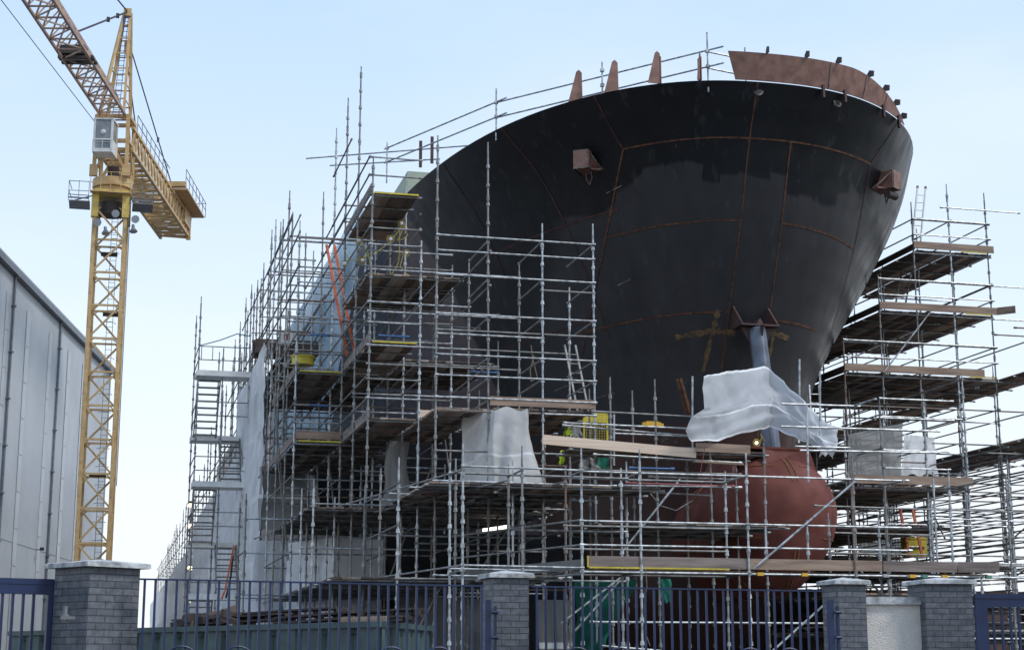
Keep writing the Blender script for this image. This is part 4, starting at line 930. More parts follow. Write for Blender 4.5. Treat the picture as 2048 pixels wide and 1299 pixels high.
b_ = MB(); c = aty(572, 676, 56); b_.tube(c - V3(0, 0, .25), c + V3(0, 0, .2), .24, 20, r2=.27); b_.box(c + V3(0, -.26, 0), (.2, .03, .2), m=1); b_.tube(c + V3(0, 0, .2), c + V3(0, 0, .23), .29, 20); tag(b_.build('bucket', ['cab', 'steel_red']), 'white bucket with red mark on dark boards high on the left', 'bucket')
b_ = MB()
for i in range(6): b_.box((5.9 + random.uniform(-.05, .05), 56.5 + .24 * i, 12.5 + .05 * (i % 3)), (2.2, .2, .45 + .1 * (i % 2)))
tag(b_.build('board_stack', 'board_b'), 'dark stack of boards on the top left lift by the white bucket', 'board stack')
b_ = MB(); c = aty(1377, 790, 38.5); b_.beam(aty(1358, 757, 38.5), aty(1378, 830, 38.5), .16, .05, up=(0, -1, 0)); b_.beam(aty(1359, 757, 38.45), aty(1379, 830, 38.45), .02, .09, up=(0, -1, 0)); tag(b_.build('steel_offcut', 'rust'), 'rusty flat bar leaning up to the hull left of the tarpaulin', 'steel bar')
# tube lamp under the deck
lt = thing('tube_lamp', 'lit fluorescent tube lamp glowing in the dark under the port deck', 'lamp', aty(985, 1057, 44))
b_ = MB(); b_.tube(aty(966, 1060, 44), aty(1014, 1053, 44), .055, 10); b_.build('tube', 'lamp', lt); b_ = MB(); b_.tube(aty(953, 1062, 44), aty(963, 1060.5, 44), .06, 10); b_.build('end_cap', 'cab', lt)
# festoon lamps
def ball(b_, c, r, m=0, n_=10):
    rings = []
    for j in range(n_ + 1):
        th_ = math.pi * j / n_; rings.append([(c.x + r * math.sin(th_) * math.cos(2 * math.pi * k / n_), c.y + r * math.sin(th_) * math.sin(2 * math.pi * k / n_), c.z + r * math.cos(th_)) for k in range(n_)])
    for j in range(n_):
        for k in range(n_): b_.quad([rings[j][k], rings[j + 1][k], rings[j + 1][(k + 1) % n_], rings[j][(k + 1) % n_]], m)
for k, (px, py, Y, lab) in enumerate(((381, 1010, 61, 'topmost lit bulkhead lamp on the left edge of the stair tower'), (381, 1051, 61, 'second lit bulkhead lamp down the left edge of the stair tower'), (380, 1135, 61, 'third lit bulkhead lamp down the stair tower edge, just above the fence'), (377, 1200, 61, 'lowest lit bulkhead lamp on the stair tower behind the blue bars'))):
    c = aty(px, py, Y); t_ = thing('bulkhead_lamp', lab, 'lamp', c, 'lamps up the stair tower edge')
    b_ = MB(); ball(b_, c, .09); b_.build('bulb', 'lampw', t_); b_ = MB(); b_.tube(c + V3(0, 0, .08), c + V3(0, 0, .16), .05); b_.build('holder', 'black', t_)
fs = thing('festoon_light', 'yellow festoon cable with caged bulbs looped below the top left deck', 'string lights', aty(740, 480, 42.5))
cab = [(808, 445), (800, 455), (796, 500), (770, 505), (735, 512), (700, 505)]; b_ = MB()
def loop(pts, Y, sagf=0):
    P = [aty(px, py, Y) for px, py in pts]; out = []
    for i in range(len(P) - 1):
        for k in range(6):
            u = k / 6; q = P[i].lerp(P[i + 1], u); q.z -= sagf * math.sin(math.pi * u); out.append(q)
    return out + [P[-1]]
for pts in ([(808, 440), (790, 470), (765, 495), (738, 508), (712, 512)], [(808, 450), (795, 480), (815, 470), (808, 445)], [(800, 455), (798, 520), (785, 545), (765, 560)], [(722, 480), (735, 500), (745, 545), (752, 555)], [(808, 500), (800, 530), (818, 550)], [(735, 512), (700, 520), (690, 500)]):
    b_.path(loop(pts, 42.4, .05), .012, 5)
b_.build('cable', 'cable_y', fs)
for px, py in ((718, 481), (725, 520), (690, 527), (803, 447), (812, 506), (781, 478)):
    c = aty(px, py, 42.4); b_ = MB(); ball(b_, c, .055); bb = b_.build('bulb', 'cab', fs)
    b_ = MB()
    for k in range(6):
        a_ = k * math.pi / 3; o_ = V3(math.cos(a_), 0, math.sin(a_)) * .1; b_.path([c + o_, c + o_ * .9 + V3(0, .1, 0)], .008, 4)
    b_.path([c + V3(math.cos(k * .52), 0, math.sin(k * .52)) * .1 for k in range(13)], .01, 4); b_.build('cage', 'cable_y', bb)
pl = thing('pedestal_lamp', 'small lit lamp in yellow cage at the foot of the steel column', 'lamp', aty(1513, 885, 40.4))
c = aty(1513, 885, 40.4); b_ = MB(); ball(b_, c, .05); b_.build('bulb', 'lampw', pl)
b_ = MB(); b_.path([c + V3(math.cos(k * .52), 0, math.sin(k * .52)) * .1 for k in range(13)], .012, 4); b_.path([c + V3(.1, 0, 0), c + V3(.16, 0, .18), c + V3(.12, 0, .25), c + V3(.24, 0, .05)], .014, 5); b_.build('cage', 'cable_y', pl)
# ropes
def rope(label, pts, Y, m='rope', r=.012, name='rope', sagf=0.):
    b_ = MB(); b_.path(loop(pts, Y, sagf), r, 5); tag(b_.build(name, m), label, 'rope')
rope('brown rope loop hanging in the open front bay', [(1062, 690), (1066, 720), (1075, 755), (1062, 762), (1060, 740), (1068, 710)], 41, r=.018)
rope('blue rope strung from the stair tower top to the scaffold', [(402, 690), (440, 680), (475, 667), (500, 672)], 59, 'rope_b', .02)
rope('long grey rope hanging down the front left bays to the ground', [(540, 700), (548, 800), (556, 920), (566, 1020), (575, 1120)], 47, 'sheet_g', .018)
rope('second pale rope beside the long grey rope', [(552, 720), (552, 820), (560, 920), (572, 1060), (578, 1120)], 47, 'rope', .014)
rope('red hose hanging inside the stair tower', [(468, 1090), (458, 1140), (450, 1180), (443, 1197)], 58.8, 'orange', .035, 'hose')
rope('black hose hanging beside the red hose in the stair tower', [(466, 1110), (462, 1150), (452, 1195)], 58.9, 'black', .035, 'hose')
rope('pair of grey cables sagging left of the red bulb', [(1300, 985), (1320, 1010), (1352, 1020), (1385, 1000)], 38.5, 'steel', .012, 'cable_run')
rope('pinkish cord hanging down beside the tarpaulin', [(1410, 895), (1404, 925), (1398, 960)], 37, 'steel_red', .01)
rope('loose grey wire hanging at the front corner pole by the fence', [(1291, 1136), (1294, 1170), (1288, 1210), (1293, 1270), (1300, 1290)], 33.3, 'steel_old', .01)
# ================================================================= TOWER CRANE
cr_ = thing('tower_crane', 'yellow lattice tower crane with white cab behind the warehouse', 'crane', (-.62, 100, 0))
CX_, CY_ = -.62, 100.; hw_ = .92; MR = R(12.5)
ex, ey = Vector((math.cos(-MR + R(8)), math.sin(-MR + R(8)), 0)), None
ex = Vector((math.cos(R(-4)), math.sin(R(-4)), 0)); ey = Vector((-ex.y, ex.x, 0))
cc = Vector((CX_, CY_, 0))
def mp(a, b_, z): return cc + ex * a + ey * b_ + Vector((0, 0, z))
mast = MB(); ZT = 29.6; sec = 2.05
for a in (-1, 1):
    for b2 in (-1, 1): mast.beam(mp(a * hw_, b2 * hw_, 0), mp(a * hw_, b2 * hw_, ZT), .24, .24)
z = .3; k = 0
while z + sec < ZT + .1:
    for fa in range(4):
        if fa == 0: A1, B1 = (-hw_, -hw_), (hw_, -hw_)
        elif fa == 1: A1, B1 = (hw_, -hw_), (hw_, hw_)
        elif fa == 2: A1, B1 = (hw_, hw_), (-hw_, hw_)
        else: A1, B1 = (-hw_, hw_), (-hw_, -hw_)
        mast.beam(mp(*A1, z), mp(*B1, z), .10, .12)
        zm = z + sec / 2
        mast.beam(mp(*A1, z), mp(*B1, z + sec), .11) if (k % 2 == 0) else mast.beam(mp(*B1, z), mp(*A1, z + sec), .11)
        for q_, s2 in ((A1, 1), (B1, -1)): mast.beam(mp(*q_, z + sec - .35), (mp(*q_, z + sec) * .8 + mp(*(B1 if s2 > 0 else A1), z + sec) * .2), .07)
        mast.beam(mp(*A1, z + sec / 2), mp(*B1, z + sec / 2), .05) if False else None
    for a in (-1, 1): mast.box(mp(a * hw_, -hw_ - .08, z + sec * .5), (.14, .12, .7))
    z += sec; k += 1
mast.build('mast', 'crane', cr_)
lad = MB()
for s_ in (-.18, .18): lad.beam(mp(s_ + .25, .1, 0), mp(s_ + .25, .1, ZT), .035)
z = 0
while z < ZT: lad.beam(mp(.07, .1, z), mp(.43, .1, z), .025); z += .35
z = 1
while z < ZT:
    lad.path([mp(.25 + .38 * math.cos(a_ * .7), -.1 - .38 * math.sin(a_ * .7), z) for a_ in range(-1, 6)], .014, 4); z += 1.1
lad.build('ladder', 'gutter', cr_)
b_ = MB(); b_.beam(mp(1.14, 0, 12), mp(1.14, 0, 30), .05); b_.build('cable_conduit', 'steel_blue', cr_)
b_ = MB(); b_.box(mp(.3, .2, 22.5), (1.0, .8, .08), m=0); b_.box(mp(0, .2, 12.6), (1.0, .8, .08)); b_.box(mp(.0, .2, 26.3), (1.0, .8, .08)); b_.build('rest_platform', 'crane_dark', cr_)
# yellow cap, ring
b_ = MB()
for a in (-1, 1):
    for c_ in (-1, 1): b_.box(mp(a * hw_, c_ * hw_, ZT - .5), (.42, .42, 1.5))
b_.box(mp(0, 0, ZT + .35), (2.3, 2.3, .3)); b_.build('mast_head', 'crane_y', cr_)
b_ = MB(); b_.tube(mp(0, 0, ZT + .5), mp(0, 0, ZT + .8), 1.05, 28); b_.tube(mp(0, 0, ZT + .82), mp(0, 0, ZT + 1.35), 1.22, 28); b_.build('slewing_ring', 'crane', cr_)
b_ = MB(); b_.tube(mp(0, 0, ZT - .9), mp(0, 0, ZT - .1), .75, 20); b_.build('slewing_motor', 'crane_dark', cr_)
# access platform
for sx_, x0_, x1_ in ((-1, -2.5, -1.3), (1, 1.3, 2.5)):
    b_ = MB()
    b_.box(mp((x0_ + x1_) / 2, -.3, ZT - .35), (1.25, 1.9, .06)); b_.box(mp((x0_ + x1_) / 2, -1.2, ZT - .15), (1.25, .03, .10)); b_.box(mp((x0_ + x1_) / 2, -1.2, ZT + .03), (1.25, .03, .05))
    for x in (x0_, (x0_ + x1_) / 2, x1_): b_.beam(mp(x, -1.2, ZT - .35), mp(x, -1.2, ZT + (.95 if sx_ < 0 else .8)), .035)
    for zz in (.3, .9 if sx_ < 0 else .75): b_.beam(mp(x0_, -1.2, ZT + zz), mp(x1_, -1.2, ZT + zz), .035); b_.beam(mp(x0_ if sx_ < 0 else x1_, -1.2, ZT + zz), mp(x0_ if sx_ < 0 else x1_, .6, ZT + zz), .035)
    b_.beam(mp(sx_ * 1.0, -1.0, ZT + .1), mp(sx_ * 2.4, -1.0, ZT - .35), .06)
    b_.build('access_platform', 'gutter', cr_)
b_ = MB()
for x in (-1.2, -.6, 0, .6, 1.2): b_.beam(mp(x, -1.5, ZT + .2), mp(x, -1.5, ZT + 1.5), .04)
for zz in (.8, 1.5): b_.beam(mp(-1.2, -1.5, ZT + zz), mp(1.2, -1.5, ZT + zz), .04)
b_.box(mp(0, -1.35, ZT + .22), (2.4, .5, .05)); b_.build('front_guard_rail', 'crane', cr_)
# turning tower above the ring, aligned with the jib
jd = Vector((-math.sin(MR), -math.cos(MR), 0)); js_ = Vector((math.cos(MR), -math.sin(MR), 0))  # jib direction and its right hand
def tq(a, b2, z): return cc + js_ * a - jd * b2 * -1 + Vector((0, 0, z))       # b2 forward along jib
b_ = MB(); ZB, ZU = ZT + 1.4, 34.9
for a in (-1, 1):
    for c_ in (-.9, .9): b_.beam(tq(a * 1.0, c_, ZB), tq(a * .95, c_, ZU), .24)
    b_.beam(tq(a * 1.0, .9, ZB + .2), tq(0, .9, ZB + 2.2), .16); b_.beam(tq(a * 1.0, -.9, ZB + .2), tq(0, -.9, ZB + 2.2), .16)
    b_.beam(tq(a, -.9, ZB + .5), tq(a, .9, ZU - .6), .12); b_.box(tq(a * 1.0, .95, ZB + .35), (.5, .3, .7))
for zz in (ZB + 2.3, ZU):
    for c_ in (-.9, .9): b_.beam(tq(-1, c_, zz), tq(1, c_, zz), .22)
    for a in (-1, 1): b_.beam(tq(a, -.9, zz), tq(a, .9, zz), .22)
b_.build('turntable_frame', 'crane', cr_)
b_ = MB(); b_.box(tq(0, 0, ZB + .5), (.7, .8, .6)); b_.build('machinery', 'crane_dark', cr_)
# cab
cabc = cc + js_ * -.22 + jd * 1.6 + Vector((0, 0, 33.25)); ax3 = (js_, jd, Vector((0, 0, 1)))
b_ = MB(); W_, D_, H_ = 1.18, 1.4, 2.0
for a in (-1, 1):
    for c_ in (-1, 1): b_.box(cabc + js_ * a * (W_ / 2 - .06) + jd * c_ * (D_ / 2 - .06), (.13, .13, H_), ax=ax3)
b_.box(cabc + Vector((0, 0, H_ / 2)), (W_ + .04, D_ + .04, .12), ax=ax3); b_.box(cabc - Vector((0, 0, H_ / 2)), (W_ + .02, D_ + .02, .22), ax=ax3)
b_.box(cabc - Vector((0, 0, .32)) + jd * (D_ / 2), (W_, .06, .09), ax=ax3); b_.box(cabc - jd * (D_ / 2 - .03), (W_, .06, H_), ax=ax3)
b_.box(cabc + js_ * (W_ / 2) - Vector((0, 0, .75)), (.06, D_, .8), ax=ax3); b_.box(cabc - js_ * (W_ / 2) - Vector((0, 0, .75)), (.06, D_, .8), ax=ax3)
cb = b_.build('cab', 'cab', cr_)
b_ = MB(); b_.box(cabc + jd * (D_ / 2 - .05), (W_ - .2, .02, H_ - .2), ax=ax3); b_.box(cabc + js_ * (W_ / 2 - .05) + Vector((0, 0, .35)), (.02, D_ - .2, 1.4), ax=ax3); b_.box(cabc - js_ * (W_ / 2 - .05) + Vector((0, 0, .35)), (.02, D_ - .2, 1.4), ax=ax3); b_.build('window', 'glass', cb)
b_ = MB(); b_.beam(cabc + jd * (D_ / 2 + .06) + js_ * -.6 + U * -.5, cabc + jd * (D_ / 2 + .06) + js_ * .6 + U * -.5, .02)
for a in (-.6, 0, .6): b_.beam(cabc + jd * (D_ / 2 + .06) + js_ * a + U * -.95, cabc + jd * (D_ / 2 + .06) + js_ * a + U * -.4, .025)
b_.build('window_guard', 'cab', cb)
b_ = MB(); ball(b_, cabc + jd * (D_ / 2 + .0) + V3(0, 0, .15), .16); b_.build('work_light', 'cab', cb)
# A-frame head
b_ = MB(); apex = tq(.35, .1, 42.3)
apex = tq(.42, .2, 42.0)
for a in (-.75, .75): b_.beam(tq(a, 1.3, ZU), apex + js_ * a * .25, .17)
for a in (-.75, .75): b_.beam(tq(a, -.7, ZU), apex + js_ * a * .25 - jd * .1, .22)
for u in (.15, .3, .45, .6, .75, .88):
    l, r_ = tq(-.75, 1.3, ZU).lerp(apex + js_ * -.19, u), tq(.75, 1.3, ZU).lerp(apex + js_ * .19, u); b_.beam(l, r_, .07)
    l2, r2 = tq(-.75, -.7, ZU).lerp(apex + js_ * -.19, u), tq(.75, -.7, ZU).lerp(apex + js_ * .19, u); b_.beam(l2, r2, .07); b_.beam(l, l2, .06); b_.beam(r_, r2, .06)
b_.box(apex, (.5, .5, .5)); b_.box(apex + V3(0, 0, -2.2) - jd * .3, (.35, .35, .7)); b_.build('tower_head', 'crane', cr_)
b_ = MB()
for s_ in (-.2, .2): b_.beam(tq(s_, .2, ZU), apex + js_ * s_ * .6 + jd * .2, .04)
for k in range(22): c = tq(0, .2, ZU).lerp(apex + jd * .2, k / 22); b_.beam(c - js_ * .2, c + js_ * .2, .03)
b_.build('head_ladder', 'steel_blue', cr_)
# jib (triangular lattice) towards the camera, up and left
def lattice(b_, base, d, sd_, L, w, h, step_, zb, topc=True, th_=.13, rise=0.):
    up = Vector((0, 0, 1)); f = lambda t_, a, z: base + d * t_ + sd_ * a + up * (zb + z + rise * t_)
    for a in (-w / 2, w / 2): b_.beam(f(0, a, 0), f(L, a, 0), th_)
    if topc: b_.beam(f(0, 0, h), f(L, 0, h), th_ * 1.2)
    else:
        for a in (-w / 2, w / 2): b_.beam(f(0, a, h), f(L, a, h), th_)
    t_ = 0; k = 0
    while t_ < L - .01:
        t2 = min(L, t_ + step_); tm = (t_ + t2) / 2; b_.beam(f(t_, -w / 2, 0), f(t_, w / 2, 0), th_ * .6); b_.beam(f(t_, -w / 2, 0), f(t2, w / 2, 0), th_ * .5) if k % 2 else b_.beam(f(t_, w / 2, 0), f(t2, -w / 2, 0), th_ * .5)
        for a in (-w / 2, w / 2):
            ta = 0 if topc else a
            b_.beam(f(t_, a, 0), f(tm, ta, h), th_ * .55); b_.beam(f(tm, ta, h), f(t2, a, 0), th_ * .55)
        t_ = t2; k += 1
b_ = MB(); lattice(b_, cc, jd, js_, 46, 1.55, 1.5, 1.5, ZU + .05, True, .14); b_.build('jib', mat('jib_paint', (.44, .29, .17), .5, 0, .4, 1.5, col2=(.27, .17, .15)), cr_)
b_ = MB(); q = cc + jd * 10.5 + V3(0, 0, ZU + .1); b_.box(q, (2.0, .5, .16), ax=ax3); b_.box(q + jd * -.7, (2.0, .3, .14), ax=ax3); b_.box(q + U * .4 + js_ * -.2, (1.4, .8, .5), ax=ax3); b_.tube(q + js_ * -.8 + U * .45, q + js_ * -.2 + U * .45, .3, 14); b_.build('trolley_winch', 'crane_dark', cr_)
b_ = MB(); b_.tube(cc + jd * 1 + js_ * -1.1 + U * (ZU - .4), cc + jd * 40 + js_ * -1.4 + U * (ZU - 1.3), .025, 5); b_.build('hoist_rope', 'cable', cr_)
# counter jib
b_ = MB(); cd = -jd; lattice(b_, cc, cd, js_, 21.5, 2.15, 1.45, 1.1, ZU - 1.9, False, .20)
for k in range(40): t_ = 1 + k * .52; b_.beam(cc + cd * t_ + js_ * -1.05 + U * (ZU - 1.75), cc + cd * t_ + js_ * 1.05 + U * (ZU - 1.75), .09)
b_.build('counter_jib', 'crane', cr_)
b_ = MB(); b_.box(cc + cd * 18 + js_ * 1.55 + U * (ZU - .2), (1.1, 7.5, .12), ax=ax3); b_.box(cc + cd * 13.5 + js_ * 1.2 + U * (ZU - .1), (1.8, .5, .35), ax=ax3); b_.box(cc + cd * 19.5 + js_ * .9 + U * (ZU - .6), (.7, 2.2, 1.7), ax=ax3)
b_.box(cc + cd * 20.8 + U * (ZU - 1.1) + js_ * 1.1, (.3, .3, 2.2), ax=ax3); b_.build('ballast_platform', 'crane', cr_)
for k in range(4): b_ = MB(); b_.box(cc + cd * (17.2 + k * .95) + js_ * .35 + U * (ZU - .35), (1.1, .8, 1.2), ax=ax3); b_.build('ballast_block', 'crane_dark', cr_)
b_ = MB()
for t0, t1, off, zz in ((1, 12.2, 1.15, -.4), (13.4, 22.2, 2.1, -.1)):
    t_ = t0
    while t_ <= t1: b_.beam(cc + cd * t_ + js_ * off + U * (ZU + zz), cc + cd * t_ + js_ * off + U * (ZU + zz + 1.1), .045); t_ += 1.45
    for h_ in (.55, 1.1): b_.beam(cc + cd * t0 + js_ * off + U * (ZU + zz + h_), cc + cd * t1 + js_ * off + U * (ZU + zz + h_), .04)
for h_ in (.1, 1.1): b_.beam(cc + cd * 22.2 + js_ * .9 + U * (ZU + h_ - .1), cc + cd * 22.2 + js_ * 2.1 + U * (ZU + h_ - .1), .04)
b_.build('walkway_rail', 'gutter', cr_)
for a, t1 in ((-.9, 13.5), (1.05, 14.5)):
    b_ = MB(); p, q = apex + V3(0, 0, -2.0) - jd * .35 + js_ * a * .15, cc + cd * t1 + js_ * a + U * (ZU - .3); b_.tube(p, q, .045, 6); m_ = p.lerp(q, .62); b_.box(m_, (.16, .16, .3)); b_.build('pendant_tie', 'cable', cr_)
for t_, z_ in ((10.5, 36.6), (42, 36.6)):
    b_ = MB(); p = apex + U * .1; q = cc + jd * t_ + U * z_; b_.tube(p, q, .05 if t_ > 20 else .06, 6)
    for u in (.22, .42): b_.box(p.lerp(q, u), (.2, .35, .2))
    b_.build('jib_pendant', 'crane_dark', cr_)
for k, (a, z_, f_) in enumerate(((-.75, 28.0, 1), (.3, 28.6, 1), (-.2, 27.5, 0), (1.5, 28.3, 1), (1.45, 27.7, 0))):
    c = mp(a, -1.15, z_); b_ = MB(); dr = Vector((.2, -.9, -.4)) if f_ else Vector((.1, -.3, -1)); dr.normalize(); b_.tube(c, c + dr * .24, .10, 14, r2=.25); b_.tube(c - dr * .2, c, .1, 10); f0 = b_.build('floodlight', 'gutter', cr_)
    b_ = MB(); b_.tube(c + dr * .23, c + dr * .26, .24, 14); b_.build('lens', 'clad_t', f0)
# ================================================================= WAREHOUSE
wh = thing('warehouse', 'tall pale grey clad warehouse with dark downpipes at the left', 'warehouse', (-6, 60, 0))
HZ_ = 27.0; wa = atz(0, 520, HZ_); wbp = atz(150, 672, HZ_)
wd_ = (wbp - wa); wd_.z = 0; wd_.normalize(); wn = Vector((wd_.y, -wd_.x, 0))          # outward normal to the right
pA = wa - wd_ * 30; pA.z = 0; Lw = 0
tgt = ray(214, 900); 
# intersection of the wall line with the direction of x=214
k_ = tgt[0] / tgt[1]; tE = (k_ * pA.y - pA.x) / (wd_.x - k_ * wd_.y); Lw = tE
b_ = MB(); x = 0; rib = .333
while x < Lw:
    q = [(0, 0), (.20, 0), (.235, .035), (.298, .035), (.333, 0)]
    for (a0, o0), (a1, o1) in zip(q[:-1], q[1:]):
        p0 = pA + wd_ * min(x + a0, Lw) + wn * o0; p1 = pA + wd_ * min(x + a1, Lw) + wn * o1
        b_.quad([p0, p1, p1 + U * HZ_, p0 + U * HZ_])
    x += rib
pE = pA + wd_ * Lw; b_.quad([pE, pE - wn * 40, pE - wn * 40 + U * HZ_, pE + U * HZ_]); b_.build('wall', 'clad', wh)
b_ = MB(); b_.beam(pA + U * (HZ_ + .05) + wn * .16, pE + U * (HZ_ + .05) + wn * .16, .55, .45); b_.build('gutter', 'gutter', wh)
b_ = MB(); b_.quad([pA + U * (HZ_ + .22) + wn * .30, pE + U * (HZ_ + .22) + wn * .30, pE + U * (HZ_ + 2.2) - wn * 20, pA + U * (HZ_ + 2.2) - wn * 20]); b_.beam(pA + U * (HZ_ + .26) + wn * .28, pE + U * (HZ_ + .26) + wn * .28, .3, .22); b_.build('roof', 'roofedge', wh)
def wallt(px):
    k_ = ray(px, 900); k_ = k_[0] / k_[1]; return (k_ * pA.y - pA.x) / (wd_.x - k_ * wd_.y)
for px in (4, 103):
    b_ = MB(); p = pA + wd_ * wallt(px) + wn * .16; b_.tube(p, p + U * HZ_, .09, 10)
    for zz in range(1, 9): b_.box(p + U * (zz * 3.1), (.34, .34, .07))
    b_.build('downpipe', 'gutter', wh)
def wz(px, py): t0 = wallt(px); p = pA + wd_ * t0; return p, CAMZ + (1325 - py) / 3305 * (p.x * math.sin(YAW) + p.y * math.cos(YAW)) * 1.0
for px, py in ((36, 640), (84, 690), (124, 735), (155, 770), (-8, 600)):
    b_ = MB(); t0 = wallt(px); p, z1 = wz(px, py); p = p + wn * .05
    zz = 0.5
    while zz < z1: b_.quad([p + U * zz, p + wd_ * 1.15 + U * zz, p + wd_ * 1.15 + U * (zz + 2.45), p + U * (zz + 2.45)]); zz += 2.5
    b_.build('translucent_panel', 'clad_t', wh)
b_ = MB(); p = atz(80, 1100, 1); tt_ = wallt(80); p = pA + wd_ * tt_ + wn * .1
ratio = p.length; zf = CAMZ + (1325 - 1100) / 3305 * (p.x * math.sin(YAW) + p.y * math.cos(YAW)); p.z = zf
b_.beam(p, p + wn * .35, .04); b_.box(p + wn * .45 + U * .04, (.28, .1, .22), rz=.6); b_.build('floodlight', 'black', wh)
b_ = MB(); b_.beam(pA + wn * .05 + U * (zf + .05), pE + wn * .05 + U * (zf + .05), .02, .03); b_.build('conduit', 'clad_t', wh)
# ================================================================= FENCE LINE
def pillar(label, px, py, z_top, s, ang, Zd, cap_over=.055):
    r = ray(px, py); c0 = Vector(C0 + r * (Zd / float(r @ fwd))); c0.z = 0          # front-left corner
    e1 = Vector((math.cos(ang), math.sin(ang), 0)); e2 = Vector((-e1.y, e1.x, 0)); cen = c0 + e1 * s / 2 + e2 * s / 2
    t_ = thing('brick_pillar', label, 'brick pillar', (cen.x, cen.y, 0), 'brick gate pillars along the fence')
    b_ = MB(); h = z_top - .075; cs = [c0, c0 + e1 * s, c0 + e1 * s + e2 * s, c0 + e2 * s]; uv = []
    for k in range(4):
        a, c = cs[k], cs[(k + 1) % 4]; b_.quad([a, c, c + U * h, a + U * h]); u0 = k * s + (.1125 if k % 2 else 0); uv += [(u0, 0), (u0 + s, 0), (u0 + s, h), (u0, h)]
    b_.uv = uv; b_.build('shaft', 'brick', t_)
    b_ = MB(); o = cap_over; hs = s / 2 + o
    def cp(a, c, z): return cen + e1 * a + e2 * c + U * z
    rb = [cp(-hs, -hs, h), cp(hs, -hs, h), cp(hs, hs, h), cp(-hs, hs, h)]; rt_ = [p + U * .05 for p in rb]; ri = [cen + (p - cen).normalized() * 0 + (Vector((p.x, p.y, 0)) - Vector((cen.x, cen.y, 0))) * .93 + U * (h + .058) for p in rb]; ap = cen + U * (h + .105)
    b_.quad(rb[::-1])
    for k in range(4):
        k2 = (k + 1) % 4; b_.quad([rb[k], rb[k2], rt_[k2], rt_[k]]); b_.quad([rt_[k], rt_[k2], ri[k2], ri[k]]); b_.quad([ri[k], ri[k2], ap])
    b_.build('cap', 'concrete', t_); return cen, e1, e2, s, t_
P1 = pillar('largest grey brick pillar at the left, below the crane', 176, 1200, 2.70, .66, R(34.5), 17.5, .085)
P2 = pillar('grey brick pillar in the middle between the two blue fence panels', 986, 1200, 2.70, .46, R(2.5), 19.8)
P3 = pillar('narrow grey brick pillar on the left side of the cream wall', 1676, 1200, 2.72, .43, R(4), 21.9)
P4 = pillar('wide grey brick pillar on the right side of the cream wall', 1850, 1200, 2.73, .67, R(-8), 22.0)
wl1 = thing('rendered_wall', 'short cream roughcast wall between the two right pillars', 'wall', (10.5, 20.8, 0))
pa, pb2 = P3[0] + P3[1] * .215, P4[0] - P4[1] * .335; pa.z = pb2.z = 0; pa -= P3[2] * .02; pb2 += P4[2] * -.0
b_ = MB(); b_.beam(pa + U * 1.19, pb2 + U * 1.19, .25, 2.38); b_.build('wall_panel', 'render', wl1)
b_ = MB(); b_.beam(pa + U * 2.43, pb2 + U * 2.43, .36, .10); b_.build('coping', 'concrete', wl1)
def fence(label, A_, B_, hoops=(), first=.06, sp_=.118, npx=None):
    t_ = thing('railing_panel', label, 'railing', (A_ + B_) / 2 * 1.0 - U * A_.z, 'blue railing panels'); d = (B_ - A_); L = d.length; d.normalize()
    b_ = MB(); b_.beam(A_, B_, .045, .018); b_.build('top_rail', 'blue', t_)
    b_ = MB(); b_.beam(A_ - U * 2.3, B_ - U * 2.3, .045, .018); b_.build('bottom_rail', 'blue', t_)
    x = first
    while x < L:
        p = A_ + d * x; b_ = MB(); b_.box((p.x, p.y, A_.z / 2 + .04), (.024, .024, A_.z - .1), rz=math.atan2(d.y, d.x)); b_.build('bar', 'blue', t_); x += sp_
    for hx in hoops:
        r = ray(hx, 1299); n_ = Vector((-d.y, d.x, 0)); k_ = (A_ - Vector(C0)).dot(n_) / Vector(r).dot(n_); c = Vector(C0) + Vector(r) * k_; c.z = 1.58
        b_ = MB(); ring = [c + d * .20 * math.cos(a_ * math.pi / 14) + U * .20 * math.sin(a_ * math.pi / 14) - n_ * .02 for a_ in range(29)]
        b_.path(ring, .011, 6); b_.build('hoop', 'blue', t_)
    return t_
fence('long blue railing panel between the largest and the middle pillar', atz(279, 1157, 2.5), atz(967, 1171, 2.5), (362, 475, 782, 877))
fence('blue railing panel right of the middle pillar, before the green tarpaulin', atz(1064, 1172, 2.5), atz(1646, 1181, 2.5), (1154, 1240, 1499, 1578))
for px, nm, pil in ((975, 'pillar_fixing', P2), (1658, 'pillar_fixing', P3)):
    p = atz(px, 1190, 2.4); b_ = MB(); b_.box((p.x, p.y - .02, 1.2), (.07, .05, 2.3)); b_.box((p.x + .09, p.y - .02, 1.2), (.03, .05, 2.15))
    for zz in (2.2, 1.9): b_.tube((p.x + .04, p.y - .06, zz), (p.x + .12, p.y - .06, zz), .02)
    t_ = thing('fixing_post', 'blue steel fixing post against the %s pillar' % ('middle' if px < 1000 else 'narrow right'), 'post', (p.x, p.y, 0), 'blue fixing posts'); b_.build('post', 'blue', t_)
